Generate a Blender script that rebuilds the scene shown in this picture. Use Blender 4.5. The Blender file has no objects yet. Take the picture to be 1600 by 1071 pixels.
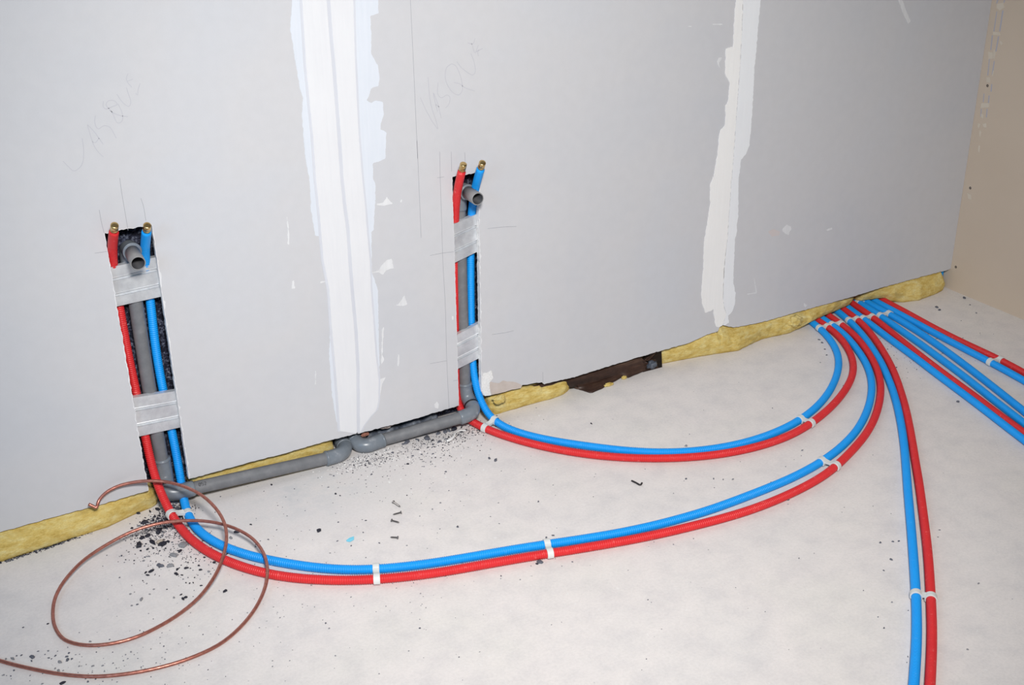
import bpy, bmesh, math, random, json
from mathutils import Vector, Matrix, noise
R_ = math.radians
random.seed(7)
sc = bpy.context.scene
col = sc.collection

# ------------------------------------------------------------------ camera, light, exposure
cam_d = bpy.data.cameras.new('camera'); cam = bpy.data.objects.new('camera', cam_d); col.objects.link(cam)
cam_d.sensor_fit = 'HORIZONTAL'; cam_d.sensor_width = 36.0; cam_d.lens = 1890.0 / 1600.0 * 36.0
cam_d.clip_start = 0.05; cam_d.clip_end = 50
right = Vector((0.8658330478339122, -0.5002298304538162, -0.010161200853473754))
up = Vector((0.21867598819522288, 0.3600772500599082, 0.9069317428429424))
back = Vector((-0.45001549469488394, -0.7874734857209102, 0.4211550353742411))
M = Matrix((right, up, back)).transposed().to_4x4()
M.translation = Vector((-3.1860798, -2.5732910, 1.5863718))
cam.matrix_world = M
sc.camera = cam

world = bpy.data.worlds.new('world'); sc.world = world; world.use_nodes = True
wbg = world.node_tree.nodes['Background']
wbg.inputs[0].default_value = (0.90, 0.93, 1.0, 1); wbg.inputs[1].default_value = 0.10

def area(name, loc, target, size, power, color, size_y=None):
    d = bpy.data.lights.new(name, 'AREA'); o = bpy.data.objects.new(name, d); col.objects.link(o)
    d.energy = power; d.color = color; d.size = size
    if size_y: d.shape = 'RECTANGLE'; d.size_y = size_y
    o.location = loc
    o.rotation_euler = (Vector(target) - Vector(loc)).to_track_quat('-Z', 'Y').to_euler()
    return o
# the photographer's flash: a soft-edged beam from beside and above the lens
fd = bpy.data.lights.new('flash', 'SPOT'); flash = bpy.data.objects.new('flash', fd); col.objects.link(flash)
fd.energy = 480; fd.color = (1.0, 0.98, 0.945); fd.spot_size = R_(72.4); fd.spot_blend = 1.0; fd.shadow_soft_size = 0.20
flash.location = (-3.005, -2.665, 2.22)
flash.rotation_euler = (Vector((-1.438, 0.373, 0.0)) - flash.location).to_track_quat('-Z', 'Y').to_euler()
# faint cool daylight from a window far behind on the left
area('window_daylight', (-5.2, -2.6, 2.1), (-3.1, 0.0, 1.2), 1.2, 28, (0.38, 0.68, 1.0), 1.4)

sc.view_settings.view_transform = 'Standard'; sc.view_settings.look = 'None'
sc.view_settings.gamma = 1.0; sc.view_settings.use_curve_mapping = False
sc.view_settings.exposure = 0.0

# measured layout of the room, metres
DATA = json.loads("""{"PIPES":{"Ar":[[-2.7104,-0.042,0.7268],[-2.7112,-0.0195,0.6993],[-2.7114,0.0013,0.6712],[-2.7111,0.0179,0.6414],[-2.7106,0.0284,0.6092],[-2.7103,0.0332,0.575],[-2.71,0.0344,0.5396],[-2.7096,0.0343,0.5037],[-2.7091,0.0341,0.4678],[-2.7084,0.034,0.4318],[-2.7073,0.034,0.3958],[-2.7057,0.034,0.3598],[-2.7039,0.034,0.3239],[-2.7021,0.0338,0.288],[-2.7006,0.0331,0.2521],[-2.6996,0.0311,0.2163],[-2.6989,0.0267,0.1811],[-2.6985,0.0184,0.1469],[-2.6978,0.0052,0.1149],[-2.6964,-0.0132,0.0858],[-2.6938,-0.036,0.0605],[-2.6901,-0.0621,0.0396],[-2.6857,-0.091,0.0245],[-2.681,-0.1227,0.0158],[-2.6756,-0.1564,0.0123],[-2.6686,-0.1909,0.0114],[-2.6593,-0.2253,0.0114],[-2.6474,-0.259,0.0115],[-2.6329,-0.2917,0.0115],[-2.616,-0.3232,0.0115],[-2.597,-0.3535,0.0115],[-2.5757,-0.3822,0.0115],[-2.5522,-0.4091,0.0115],[-2.5265,-0.4339,0.0115],[-2.499,-0.4569,0.0115],[-2.4701,-0.478,0.0115],[-2.4401,-0.4976,0.0115],[-2.409,-0.5155,0.0115],[-2.377,-0.5317,0.0115],[-2.3442,-0.5463,0.0115],[-2.3108,-0.5597,0.0115],[-2.277,-0.5718,0.0115],[-2.2427,-0.5825,0.0115],[-2.2081,-0.5921,0.0115],[-2.1732,-0.6009,0.0115],[-2.1382,-0.6094,0.0115],[-2.1032,-0.618,0.0115],[-2.0683,-0.6268,0.0115],[-2.0335,-0.636,0.0115],[-1.9988,-0.6455,0.0115],[-1.9641,-0.6552,0.0115],[-1.9294,-0.6647,0.0115],[-1.8946,-0.6739,0.0115],[-1.8598,-0.6829,0.0115],[-1.8248,-0.6914,0.0115],[-1.7897,-0.6995,0.0115],[-1.7545,-0.7067,0.0115],[-1.7191,-0.7131,0.0115],[-1.6836,-0.7189,0.0115],[-1.648,-0.724,0.0115],[-1.6123,-0.7288,0.0115],[-1.5765,-0.733,0.0115],[-1.5407,-0.7363,0.0115],[-1.5049,-0.7383,0.0115],[-1.4689,-0.7389,0.0115],[-1.433,-0.7382,0.0115],[-1.3971,-0.7362,0.0115],[-1.3613,-0.733,0.0115],[-1.3256,-0.7287,0.0115],[-1.2901,-0.7232,0.0115],[-1.2549,-0.7162,0.0115],[-1.2201,-0.7074,0.0115],[-1.1859,-0.6966,0.0115],[-1.1521,-0.6843,0.0115],[-1.1188,-0.6709,0.0115],[-1.0857,-0.6568,0.0115],[-1.0529,-0.642,0.0115],[-1.0205,-0.6264,0.0115],[-0.9887,-0.6097,0.0115],[-0.9576,-0.5917,0.0115],[-0.9272,-0.5726,0.0115],[-0.8975,-0.5522,0.0115],[-0.8686,-0.5309,0.0115],[-0.8403,-0.5087,0.0115],[-0.8127,-0.4856,0.0115],[-0.7859,-0.4616,0.0115],[-0.7601,-0.4367,0.0115],[-0.7354,-0.4106,0.0115],[-0.712,-0.3834,0.0115],[-0.6898,-0.3551,0.0115],[-0.669,-0.3258,0.0115],[-0.6492,-0.2957,0.0115],[-0.6305,-0.2649,0.0115],[-0.6129,-0.2337,0.0115],[-0.5963,-0.202,0.0115],[-0.5809,-0.1696,0.0115],[-0.5673,-0.1366,0.0115],[-0.5557,-0.1028,0.0115],[-0.5461,-0.0683,0.0115],[-0.5379,-0.0334,0.0115],[-0.5302,0.0018,0.0115],[-0.5226,0.0369,0.0115],[-0.515,0.0721,0.0115],[-0.5078,0.1073,0.0115],[-0.5008,0.1427,0.0115],[-0.5008,0.1427,0.0115]],
"Ab":[[-2.6429,-0.042,0.7141],[-2.6429,-0.0196,0.6866],[-2.6424,0.0012,0.6585],[-2.6414,0.018,0.6287],[-2.6404,0.029,0.5966],[-2.6399,0.0342,0.5625],[-2.6403,0.0359,0.5272],[-2.6413,0.0361,0.4914],[-2.6427,0.036,0.4556],[-2.6435,0.036,0.4197],[-2.6436,0.036,0.3838],[-2.643,0.036,0.3478],[-2.6418,0.036,0.3118],[-2.6402,0.036,0.2759],[-2.6383,0.036,0.24],[-2.6362,0.036,0.2041],[-2.6344,0.0359,0.1682],[-2.6329,0.0353,0.1326],[-2.6323,0.0327,0.0982],[-2.6332,0.0253,0.0673],[-2.636,0.0102,0.0427],[-2.6405,-0.0135,0.0262],[-2.6454,-0.0439,0.0173],[-2.6488,-0.0778,0.0133],[-2.6493,-0.113,0.0119],[-2.6462,-0.1482,0.0115],[-2.639,-0.1828,0.0115],[-2.6279,-0.2165,0.0115],[-2.6133,-0.2489,0.0115],[-2.5957,-0.2799,0.0115],[-2.5756,-0.3095,0.0115],[-2.5535,-0.3377,0.0115],[-2.5299,-0.3647,0.0115],[-2.5051,-0.3906,0.0115],[-2.4793,-0.4156,0.0115],[-2.4522,-0.4391,0.0115],[-2.4238,-0.4607,0.0115],[-2.3938,-0.48,0.0115],[-2.3623,-0.497,0.0115],[-2.3297,-0.5119,0.0115],[-2.2964,-0.525,0.0115],[-2.2624,-0.5368,0.0115],[-2.2281,-0.5475,0.0115],[-2.1935,-0.5572,0.0115],[-2.1587,-0.5663,0.0115],[-2.1238,-0.5751,0.0115],[-2.0889,-0.5839,0.0115],[-2.0541,-0.593,0.0115],[-2.0194,-0.6025,0.0115],[-1.9849,-0.6124,0.0115],[-1.9503,-0.6225,0.0115],[-1.9158,-0.6327,0.0115],[-1.8812,-0.6425,0.0115],[-1.8464,-0.6517,0.0115],[-1.8115,-0.6601,0.0115],[-1.7763,-0.6674,0.0115],[-1.7409,-0.6737,0.0115],[-1.7053,-0.6788,0.0115],[-1.6696,-0.6829,0.0115],[-1.6338,-0.6862,0.0115],[-1.5979,-0.6886,0.0115],[-1.562,-0.6898,0.0115],[-1.5261,-0.6898,0.0115],[-1.4901,-0.6891,0.0115],[-1.4542,-0.688,0.0115],[-1.4182,-0.6866,0.0115],[-1.3823,-0.6848,0.0115],[-1.3464,-0.6824,0.0115],[-1.3107,-0.679,0.0115],[-1.275,-0.6743,0.0115],[-1.2396,-0.6684,0.0115],[-1.2044,-0.6611,0.0115],[-1.1696,-0.6523,0.0115],[-1.1352,-0.6421,0.0115],[-1.1013,-0.6304,0.0115],[-1.0678,-0.6172,0.0115],[-1.035,-0.6027,0.0115],[-1.0028,-0.5868,0.0115],[-0.9715,-0.5693,0.0115],[-0.9409,-0.5505,0.0115],[-0.9111,-0.5305,0.0115],[-0.8819,-0.5094,0.0115],[-0.8535,-0.4875,0.0115],[-0.8259,-0.4645,0.0115],[-0.7991,-0.4405,0.0115],[-0.7734,-0.4155,0.0115],[-0.7489,-0.3893,0.0115],[-0.7256,-0.362,0.0115],[-0.7038,-0.3335,0.0115],[-0.6835,-0.3039,0.0115],[-0.6647,-0.2734,0.0115],[-0.6472,-0.242,0.0115],[-0.6306,-0.2101,0.0115],[-0.615,-0.1778,0.0115],[-0.6006,-0.145,0.0115],[-0.5882,-0.1115,0.0115],[-0.5783,-0.0773,0.0115],[-0.5705,-0.0425,0.0115],[-0.5639,-0.0073,0.0115],[-0.5575,0.028,0.0115],[-0.5506,0.0633,0.0115],[-0.5432,0.0985,0.0115],[-0.5353,0.1336,0.0115],[-0.5353,0.1336,0.0115]],
"Br":[[-1.8766,-0.045,0.7261],[-1.8759,-0.0285,0.6945],[-1.8737,-0.0122,0.6628],[-1.8701,0.0032,0.6309],[-1.8662,0.0165,0.5984],[-1.8631,0.0263,0.5648],[-1.8617,0.0322,0.5302],[-1.8617,0.0349,0.4948],[-1.8624,0.0359,0.459],[-1.8632,0.0362,0.4231],[-1.864,0.0362,0.3872],[-1.8648,0.0361,0.3513],[-1.8657,0.0361,0.3153],[-1.8666,0.036,0.2794],[-1.8675,0.036,0.2435],[-1.8686,0.036,0.2076],[-1.8696,0.036,0.1717],[-1.8705,0.036,0.1361],[-1.8705,0.0359,0.1014],[-1.8689,0.0348,0.0696],[-1.8654,0.0298,0.0436],[-1.8607,0.0167,0.0259],[-1.855,-0.0061,0.0165],[-1.8474,-0.0358,0.0128],[-1.8371,-0.0684,0.0117],[-1.8244,-0.1016,0.0115],[-1.8097,-0.1342,0.0115],[-1.7934,-0.166,0.0115],[-1.7754,-0.197,0.0115],[-1.7558,-0.227,0.0115],[-1.7348,-0.2561,0.0115],[-1.7124,-0.284,0.0115],[-1.6886,-0.3108,0.0115],[-1.6634,-0.3362,0.0115],[-1.6368,-0.3602,0.0115],[-1.6089,-0.3827,0.0115],[-1.5799,-0.4037,0.0115],[-1.5498,-0.4232,0.0115],[-1.5188,-0.4412,0.0115],[-1.487,-0.4576,0.0115],[-1.4543,-0.4722,0.0115],[-1.4209,-0.485,0.0115],[-1.3867,-0.4957,0.0115],[-1.352,-0.5042,0.0115],[-1.3168,-0.5105,0.0115],[-1.2812,-0.5147,0.0115],[-1.2455,-0.5167,0.0115],[-1.2098,-0.5163,0.0115],[-1.1742,-0.5135,0.0115],[-1.1388,-0.5081,0.0115],[-1.1039,-0.5003,0.0115],[-1.0695,-0.4905,0.0115],[-1.0354,-0.4792,0.0115],[-1.0018,-0.4666,0.0115],[-0.9687,-0.4529,0.0115],[-0.936,-0.438,0.0115],[-0.904,-0.4219,0.0115],[-0.8725,-0.4046,0.0115],[-0.8417,-0.3862,0.0115],[-0.8117,-0.3666,0.0115],[-0.7828,-0.3455,0.0115],[-0.7553,-0.3226,0.0115],[-0.7295,-0.2979,0.0115],[-0.7056,-0.2714,0.0115],[-0.6836,-0.2432,0.0115],[-0.6635,-0.2136,0.0115],[-0.6452,-0.1829,0.0115],[-0.6288,-0.1511,0.0115],[-0.6148,-0.1183,0.0115],[-0.6033,-0.0846,0.0115],[-0.5944,-0.05,0.0115],[-0.5871,-0.0149,0.0115],[-0.5805,0.0204,0.0115],[-0.5738,0.0557,0.0115],[-0.5666,0.0909,0.0115],[-0.5588,0.126,0.0115],[-0.5533,0.1494,0.0115]],
"Bb":[[-1.8324,-0.06,0.7293],[-1.8292,-0.0392,0.7002],[-1.8254,-0.0189,0.671],[-1.8212,-0.0,0.6412],[-1.8174,0.0158,0.6102],[-1.8151,0.0269,0.5774],[-1.8143,0.0331,0.543],[-1.8147,0.0356,0.5077],[-1.8156,0.0362,0.4719],[-1.8166,0.0362,0.436],[-1.8175,0.0361,0.4001],[-1.8182,0.0361,0.3642],[-1.8188,0.036,0.3282],[-1.8192,0.036,0.2923],[-1.8195,0.0358,0.2564],[-1.8199,0.0352,0.2204],[-1.8201,0.0337,0.1847],[-1.82,0.0301,0.1494],[-1.8195,0.0228,0.1154],[-1.8182,0.0108,0.0837],[-1.8152,-0.0061,0.0559],[-1.81,-0.0277,0.0344],[-1.8026,-0.0539,0.0208],[-1.7929,-0.0838,0.0143],[-1.7803,-0.1154,0.0121],[-1.7646,-0.147,0.0116],[-1.7462,-0.1773,0.0115],[-1.7253,-0.2063,0.0115],[-1.7027,-0.2341,0.0115],[-1.679,-0.261,0.0115],[-1.6545,-0.2874,0.0115],[-1.6295,-0.3131,0.0115],[-1.6037,-0.3381,0.0115],[-1.577,-0.362,0.0115],[-1.5491,-0.3844,0.0115],[-1.5198,-0.4049,0.0115],[-1.4891,-0.4232,0.0115],[-1.4572,-0.4392,0.0115],[-1.4242,-0.4528,0.0115],[-1.3902,-0.464,0.0115],[-1.3556,-0.4727,0.0115],[-1.3204,-0.4789,0.0115],[-1.2848,-0.4828,0.0115],[-1.2491,-0.4842,0.0115],[-1.2133,-0.4834,0.0115],[-1.1777,-0.4803,0.0115],[-1.1423,-0.4751,0.0115],[-1.1072,-0.4678,0.0115],[-1.0727,-0.4584,0.0115],[-1.0387,-0.447,0.0115],[-1.0054,-0.4337,0.0115],[-0.9728,-0.4188,0.0115],[-0.941,-0.4023,0.0115],[-0.91,-0.3844,0.0115],[-0.8798,-0.3651,0.0115],[-0.8504,-0.3445,0.0115],[-0.8217,-0.3228,0.0115],[-0.794,-0.3001,0.0115],[-0.7674,-0.2761,0.0115],[-0.7422,-0.2507,0.0115],[-0.7187,-0.2238,0.0115],[-0.6971,-0.1953,0.0115],[-0.6774,-0.1654,0.0115],[-0.6598,-0.1343,0.0115],[-0.6444,-0.102,0.0115],[-0.6312,-0.0688,0.0115],[-0.62,-0.0348,0.0115],[-0.6105,-0.0002,0.0115],[-0.6023,0.0347,0.0115],[-0.5947,0.0699,0.0115],[-0.5876,0.1051,0.0115],[-0.5808,0.1404,0.0115],[-0.5785,0.1521,0.0115]],
"Cb":[[-0.4448,0.1665,0.0115],[-0.4525,0.1314,0.0115],[-0.4606,0.0964,0.0115],[-0.4692,0.0616,0.0115],[-0.4786,0.0269,0.0115],[-0.4887,-0.0075,0.0115],[-0.4997,-0.0417,0.0115],[-0.5121,-0.0753,0.0115],[-0.5259,-0.1083,0.0115],[-0.5412,-0.1408,0.0115],[-0.5573,-0.173,0.0115],[-0.5738,-0.205,0.0115],[-0.5908,-0.2368,0.0115],[-0.6083,-0.2682,0.0115],[-0.6266,-0.2991,0.0115],[-0.6457,-0.3294,0.0115],[-0.6656,-0.3592,0.0115],[-0.6861,-0.3887,0.0115],[-0.707,-0.4178,0.0115],[-0.7283,-0.4467,0.0115],[-0.7501,-0.4752,0.0115],[-0.7723,-0.5033,0.0115],[-0.7949,-0.5312,0.0115],[-0.8179,-0.5587,0.0115],[-0.8413,-0.5859,0.0115],[-0.865,-0.613,0.0115],[-0.8889,-0.6398,0.0115],[-0.9131,-0.6664,0.0115],[-0.9376,-0.6928,0.0115],[-0.9622,-0.7189,0.0115],[-0.9871,-0.7448,0.0115],[-1.0121,-0.7706,0.0115],[-1.0372,-0.7963,0.0115],[-1.0623,-0.822,0.0115],[-1.0874,-0.8477,0.0115],[-1.1125,-0.8734,0.0115],[-1.1374,-0.8992,0.0115],[-1.1624,-0.9251,0.0115],[-1.1873,-0.9509,0.0115],[-1.2123,-0.9768,0.0115],[-1.2373,-1.0026,0.0115],[-1.2624,-1.0283,0.0115],[-1.2875,-1.054,0.0115],[-1.3126,-1.0796,0.0115],[-1.3378,-1.1052,0.0115],[-1.3631,-1.1308,0.0115],[-1.3884,-1.1562,0.0115],[-1.4139,-1.1816,0.0115],[-1.4395,-1.2067,0.0115],[-1.4654,-1.2316,0.0115],[-1.4916,-1.2562,0.0115],[-1.5181,-1.2805,0.0115],[-1.5449,-1.3044,0.0115],[-1.5719,-1.328,0.0115],[-1.5991,-1.3515,0.0115],[-1.6263,-1.375,0.0115],[-1.6445,-1.3906,0.0115]],
"Cr":[[-0.4168,0.169,0.0115],[-0.4249,0.1339,0.0115],[-0.4332,0.099,0.0115],[-0.4418,0.0642,0.0115],[-0.4505,0.0293,0.0115],[-0.4594,-0.0055,0.0115],[-0.469,-0.0402,0.0115],[-0.4802,-0.0743,0.0115],[-0.4933,-0.1076,0.0115],[-0.5082,-0.1404,0.0115],[-0.5242,-0.1725,0.0115],[-0.5411,-0.2043,0.0115],[-0.5588,-0.2356,0.0115],[-0.5771,-0.2666,0.0115],[-0.596,-0.2972,0.0115],[-0.6154,-0.3276,0.0115],[-0.6354,-0.3575,0.0115],[-0.656,-0.3869,0.0115],[-0.6773,-0.4159,0.0115],[-0.6991,-0.4446,0.0115],[-0.7213,-0.473,0.0115],[-0.7437,-0.5012,0.0115],[-0.7664,-0.5292,0.0115],[-0.7893,-0.557,0.0115],[-0.8126,-0.5845,0.0115],[-0.8361,-0.6117,0.0115],[-0.8599,-0.6387,0.0115],[-0.8838,-0.6656,0.0115],[-0.9079,-0.6923,0.0115],[-0.932,-0.7189,0.0115],[-0.9563,-0.7455,0.0115],[-0.9806,-0.7721,0.0115],[-1.0048,-0.7987,0.0115],[-1.029,-0.8254,0.0115],[-1.0532,-0.852,0.0115],[-1.0777,-0.8784,0.0115],[-1.1022,-0.9047,0.0115],[-1.1269,-0.9309,0.0115],[-1.1517,-0.9571,0.0115],[-1.1764,-0.9833,0.0115],[-1.2011,-1.0094,0.0115],[-1.2259,-1.0355,0.0115],[-1.2509,-1.0614,0.0115],[-1.2761,-1.0872,0.0115],[-1.3014,-1.1127,0.0115],[-1.327,-1.1381,0.0115],[-1.3526,-1.1633,0.0115],[-1.3784,-1.1885,0.0115],[-1.4042,-1.2136,0.0115],[-1.4302,-1.2385,0.0115],[-1.4563,-1.2633,0.0115],[-1.4828,-1.2877,0.0115],[-1.5095,-1.3118,0.0115],[-1.5365,-1.3356,0.0115],[-1.5636,-1.3592,0.0115],[-1.5909,-1.3827,0.0115],[-1.6183,-1.4061,0.0115],[-1.6183,-1.4061,0.0115]],
"Db":[[-0.3806,0.1799,0.0115],[-0.3929,0.1459,0.0115],[-0.4046,0.1117,0.0115],[-0.4155,0.0772,0.0115],[-0.4254,0.0424,0.0115],[-0.4346,0.0075,0.0115],[-0.4433,-0.0275,0.0115],[-0.4522,-0.0624,0.0115],[-0.4613,-0.0972,0.0115],[-0.4708,-0.132,0.0115],[-0.4803,-0.1668,0.0115],[-0.4897,-0.2017,0.0115],[-0.4987,-0.2366,0.0115],[-0.5076,-0.2716,0.0115],[-0.5165,-0.3067,0.0115],[-0.5255,-0.3416,0.0115],[-0.5349,-0.3764,0.0115],[-0.5445,-0.4112,0.0115],[-0.5541,-0.4461,0.0115],[-0.5635,-0.481,0.0115],[-0.5726,-0.5159,0.0115],[-0.5817,-0.5509,0.0115],[-0.5907,-0.5859,0.0115],[-0.6,-0.6208,0.0115],[-0.6095,-0.6556,0.0115],[-0.6191,-0.6904,0.0115],[-0.6289,-0.7252,0.0115],[-0.6387,-0.76,0.0115],[-0.6484,-0.7948,0.0115],[-0.658,-0.8296,0.0115],[-0.6675,-0.8644,0.0115],[-0.6769,-0.8993,0.0115],[-0.6862,-0.9342,0.0115],[-0.6892,-0.9458,0.0115]],
"Dr":[[-0.3543,0.1771,0.0115],[-0.3647,0.1427,0.0115],[-0.375,0.1082,0.0115],[-0.3848,0.0736,0.0115],[-0.3937,0.0388,0.0115],[-0.4018,0.0038,0.0115],[-0.4097,-0.0312,0.0115],[-0.4182,-0.0661,0.0115],[-0.4277,-0.1007,0.0115],[-0.4382,-0.1351,0.0115],[-0.4492,-0.1693,0.0115],[-0.4602,-0.2036,0.0115],[-0.471,-0.2379,0.0115],[-0.4817,-0.2722,0.0115],[-0.4923,-0.3066,0.0115],[-0.5026,-0.341,0.0115],[-0.5128,-0.3756,0.0115],[-0.5227,-0.4102,0.0115],[-0.5324,-0.4448,0.0115],[-0.5418,-0.4795,0.0115],[-0.5508,-0.5143,0.0115],[-0.5597,-0.5491,0.0115],[-0.5687,-0.5839,0.0115],[-0.5778,-0.6187,0.0115],[-0.5872,-0.6535,0.0115],[-0.5968,-0.6881,0.0115],[-0.6063,-0.7228,0.0115],[-0.6155,-0.7576,0.0115],[-0.6245,-0.7924,0.0115],[-0.6333,-0.8272,0.0115],[-0.6421,-0.8621,0.0115],[-0.6508,-0.897,0.0115],[-0.6566,-0.9203,0.0115]],
"Eb":[[-0.3322,0.1636,0.0115],[-0.3432,0.1292,0.0115],[-0.3538,0.0947,0.0115],[-0.3632,0.0599,0.0115],[-0.3711,0.0248,0.0115],[-0.3778,-0.0106,0.0115],[-0.384,-0.0461,0.0115],[-0.391,-0.0815,0.0115],[-0.3989,-0.1166,0.0115],[-0.4075,-0.1517,0.0115],[-0.416,-0.1867,0.0115],[-0.4245,-0.2218,0.0115],[-0.433,-0.2569,0.0115],[-0.4419,-0.2919,0.0115],[-0.4511,-0.3269,0.0115],[-0.4606,-0.3617,0.0115],[-0.4702,-0.3965,0.0115],[-0.4799,-0.4313,0.0115],[-0.4898,-0.4661,0.0115],[-0.4999,-0.5007,0.0115],[-0.5103,-0.5353,0.0115],[-0.521,-0.5698,0.0115],[-0.532,-0.6042,0.0115],[-0.5431,-0.6386,0.0115],[-0.5539,-0.6731,0.0115],[-0.5644,-0.7076,0.0115],[-0.5747,-0.7422,0.0115],[-0.5849,-0.7769,0.0115],[-0.5953,-0.8115,0.0115],[-0.6059,-0.846,0.0115],[-0.6168,-0.8804,0.0115],[-0.6204,-0.8919,0.0115]],
"Eb2":[[-0.3056,0.1607,0.0115],[-0.3168,0.1263,0.0115],[-0.3272,0.0918,0.0115],[-0.336,0.0568,0.0115],[-0.3426,0.0215,0.0115],[-0.3473,-0.0142,0.0115],[-0.351,-0.0502,0.0115],[-0.3548,-0.0861,0.0115],[-0.3595,-0.1219,0.0115],[-0.3653,-0.1576,0.0115],[-0.372,-0.1932,0.0115],[-0.3794,-0.2285,0.0115],[-0.3875,-0.2638,0.0115],[-0.3961,-0.2989,0.0115],[-0.4052,-0.334,0.0115],[-0.4147,-0.3689,0.0115],[-0.4245,-0.4037,0.0115],[-0.4347,-0.4385,0.0115],[-0.4451,-0.4731,0.0115],[-0.4558,-0.5077,0.0115],[-0.4667,-0.5422,0.0115],[-0.4778,-0.5766,0.0115],[-0.4889,-0.6111,0.0115],[-0.5002,-0.6454,0.0115],[-0.5116,-0.6798,0.0115],[-0.5229,-0.7142,0.0115],[-0.5344,-0.7485,0.0115],[-0.5458,-0.7828,0.0115],[-0.5573,-0.8172,0.0115],[-0.5687,-0.8515,0.0115],[-0.5687,-0.8515,0.0115]],
"Fb":[[-0.279,0.1579,0.0115],[-0.2894,0.1233,0.0115],[-0.2989,0.0884,0.0115],[-0.3066,0.0532,0.0115],[-0.3124,0.0177,0.0115],[-0.3165,-0.0182,0.0115],[-0.32,-0.0542,0.0115],[-0.3235,-0.0902,0.0115],[-0.3274,-0.1261,0.0115],[-0.3313,-0.1621,0.0115],[-0.3354,-0.1981,0.0115],[-0.3394,-0.2341,0.0115],[-0.3432,-0.27,0.0115],[-0.3468,-0.3061,0.0115],[-0.3501,-0.3421,0.0115],[-0.3532,-0.3781,0.0115],[-0.3562,-0.4142,0.0115],[-0.3592,-0.4503,0.0115],[-0.3625,-0.4863,0.0115],[-0.3662,-0.5223,0.0115],[-0.3704,-0.5583,0.0115],[-0.3751,-0.5941,0.0115],[-0.3801,-0.63,0.0115],[-0.3853,-0.6658,0.0115],[-0.3907,-0.7016,0.0115],[-0.3925,-0.7135,0.0115]],
"Fr":[[-0.2513,0.1409,0.0115],[-0.2627,0.1068,0.0115],[-0.2731,0.0724,0.0115],[-0.2812,0.0375,0.0115],[-0.2867,0.0022,0.0115],[-0.2905,-0.0335,0.0115],[-0.2941,-0.0693,0.0115],[-0.2982,-0.1051,0.0115],[-0.3028,-0.1409,0.0115],[-0.3074,-0.1767,0.0115],[-0.3117,-0.2125,0.0115],[-0.3154,-0.2485,0.0115],[-0.3184,-0.2844,0.0115],[-0.3206,-0.3204,0.0115],[-0.3221,-0.3565,0.0115],[-0.323,-0.3926,0.0115],[-0.3237,-0.4287,0.0115],[-0.3249,-0.4647,0.0115],[-0.3272,-0.5006,0.0115],[-0.3308,-0.5365,0.0115],[-0.3352,-0.5723,0.0115],[-0.34,-0.6081,0.0115],[-0.3447,-0.6439,0.0115],[-0.3494,-0.6797,0.0115],[-0.3494,-0.6797,0.0115]]},"BOT_L":[[-3.0517,0.0601],[-2.9473,0.0609],[-2.8395,0.06],[-2.7727,0.0612],[-2.7167,0.0626]],
"BOT_M":[[-2.6192,0.064],[-2.5479,0.0635],[-2.4863,0.0645],[-2.3769,0.0627],[-2.2495,0.0648],[-2.2082,0.0633],[-2.1806,0.0629]],
"BOT_M2":[[-2.1771,0.0618],[-2.1394,0.0605],[-2.0199,0.0589],[-1.9345,0.0621],[-1.8823,0.0633]],
"BOT_R":[[-1.813,0.0875],[-1.8074,0.0742],[-1.7837,0.0679],[-1.709,0.0736],[-1.6557,0.0695],[-1.6183,0.0647],[-1.6141,0.0566],[-1.5931,0.0571],[-1.5208,0.0532],[-1.3988,0.0578],[-1.2809,0.0611],[-1.106,0.0621],[-1.0408,0.0739],[-0.9995,0.0747],[-0.9953,0.0843]],
"BOT_R2":[[-0.9889,0.0955],[-0.9684,0.0844],[-0.9377,0.073],[-0.8543,0.0664],[-0.798,0.0651],[-0.6994,0.0667],[-0.5385,0.067],[-0.428,0.0683],[-0.3292,0.0717],[-0.1687,0.0718],[0.0011,0.0712]],
"J1":{"lo":[[-2.2534,1.1828],[-2.2555,1.1603],[-2.2651,1.1],[-2.2594,1.0252],[-2.2543,0.9647],[-2.2496,0.9459],[-2.2551,0.9078],[-2.2562,0.8206],[-2.2498,0.7428],[-2.2526,0.6834],[-2.2475,0.6172],[-2.2354,0.6105],[-2.2354,0.5482],[-2.2266,0.4815],[-2.2278,0.3754],[-2.2375,0.3028],[-2.239,0.1984],[-2.233,0.118],[-2.2252,0.0844]],
"lm":[[-2.231,1.1809],[-2.233,1.1583],[-2.2365,1.0226],[-2.2353,0.9379],[-2.2337,0.8551],[-2.2348,0.7533],[-2.2329,0.6799],[-2.2329,0.6176],[-2.2324,0.554],[-2.2239,0.4744],[-2.2252,0.3748],[-2.2241,0.2857],[-2.224,0.1731],[-2.2252,0.0844]],
"c":[[-2.1701,1.1757],[-2.1719,1.1529],[-2.1717,1.0749],[-2.1702,0.9948],[-2.1699,0.9129],[-2.1696,0.8288],[-2.1702,0.7427],[-2.1679,0.6746],[-2.1644,0.6173],[-2.1646,0.4683],[-2.162,0.3532],[-2.1638,0.2495],[-2.1704,0.1441],[-2.1752,0.0634]],
"rm":[[-2.1117,1.1708],[-2.1134,1.1477],[-2.1182,1.0293],[-2.1203,0.923],[-2.1217,0.8389],[-2.1197,0.7345],[-2.1168,0.6656],[-2.1164,0.602],[-2.1136,0.5236],[-2.1158,0.4578],[-2.1147,0.3696],[-2.114,0.2722],[-2.1101,0.2002],[-2.1144,0.1434],[-2.1217,0.1162],[-2.1425,0.0999],[-2.1615,0.0795],[-2.1718,0.0624]],
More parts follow.
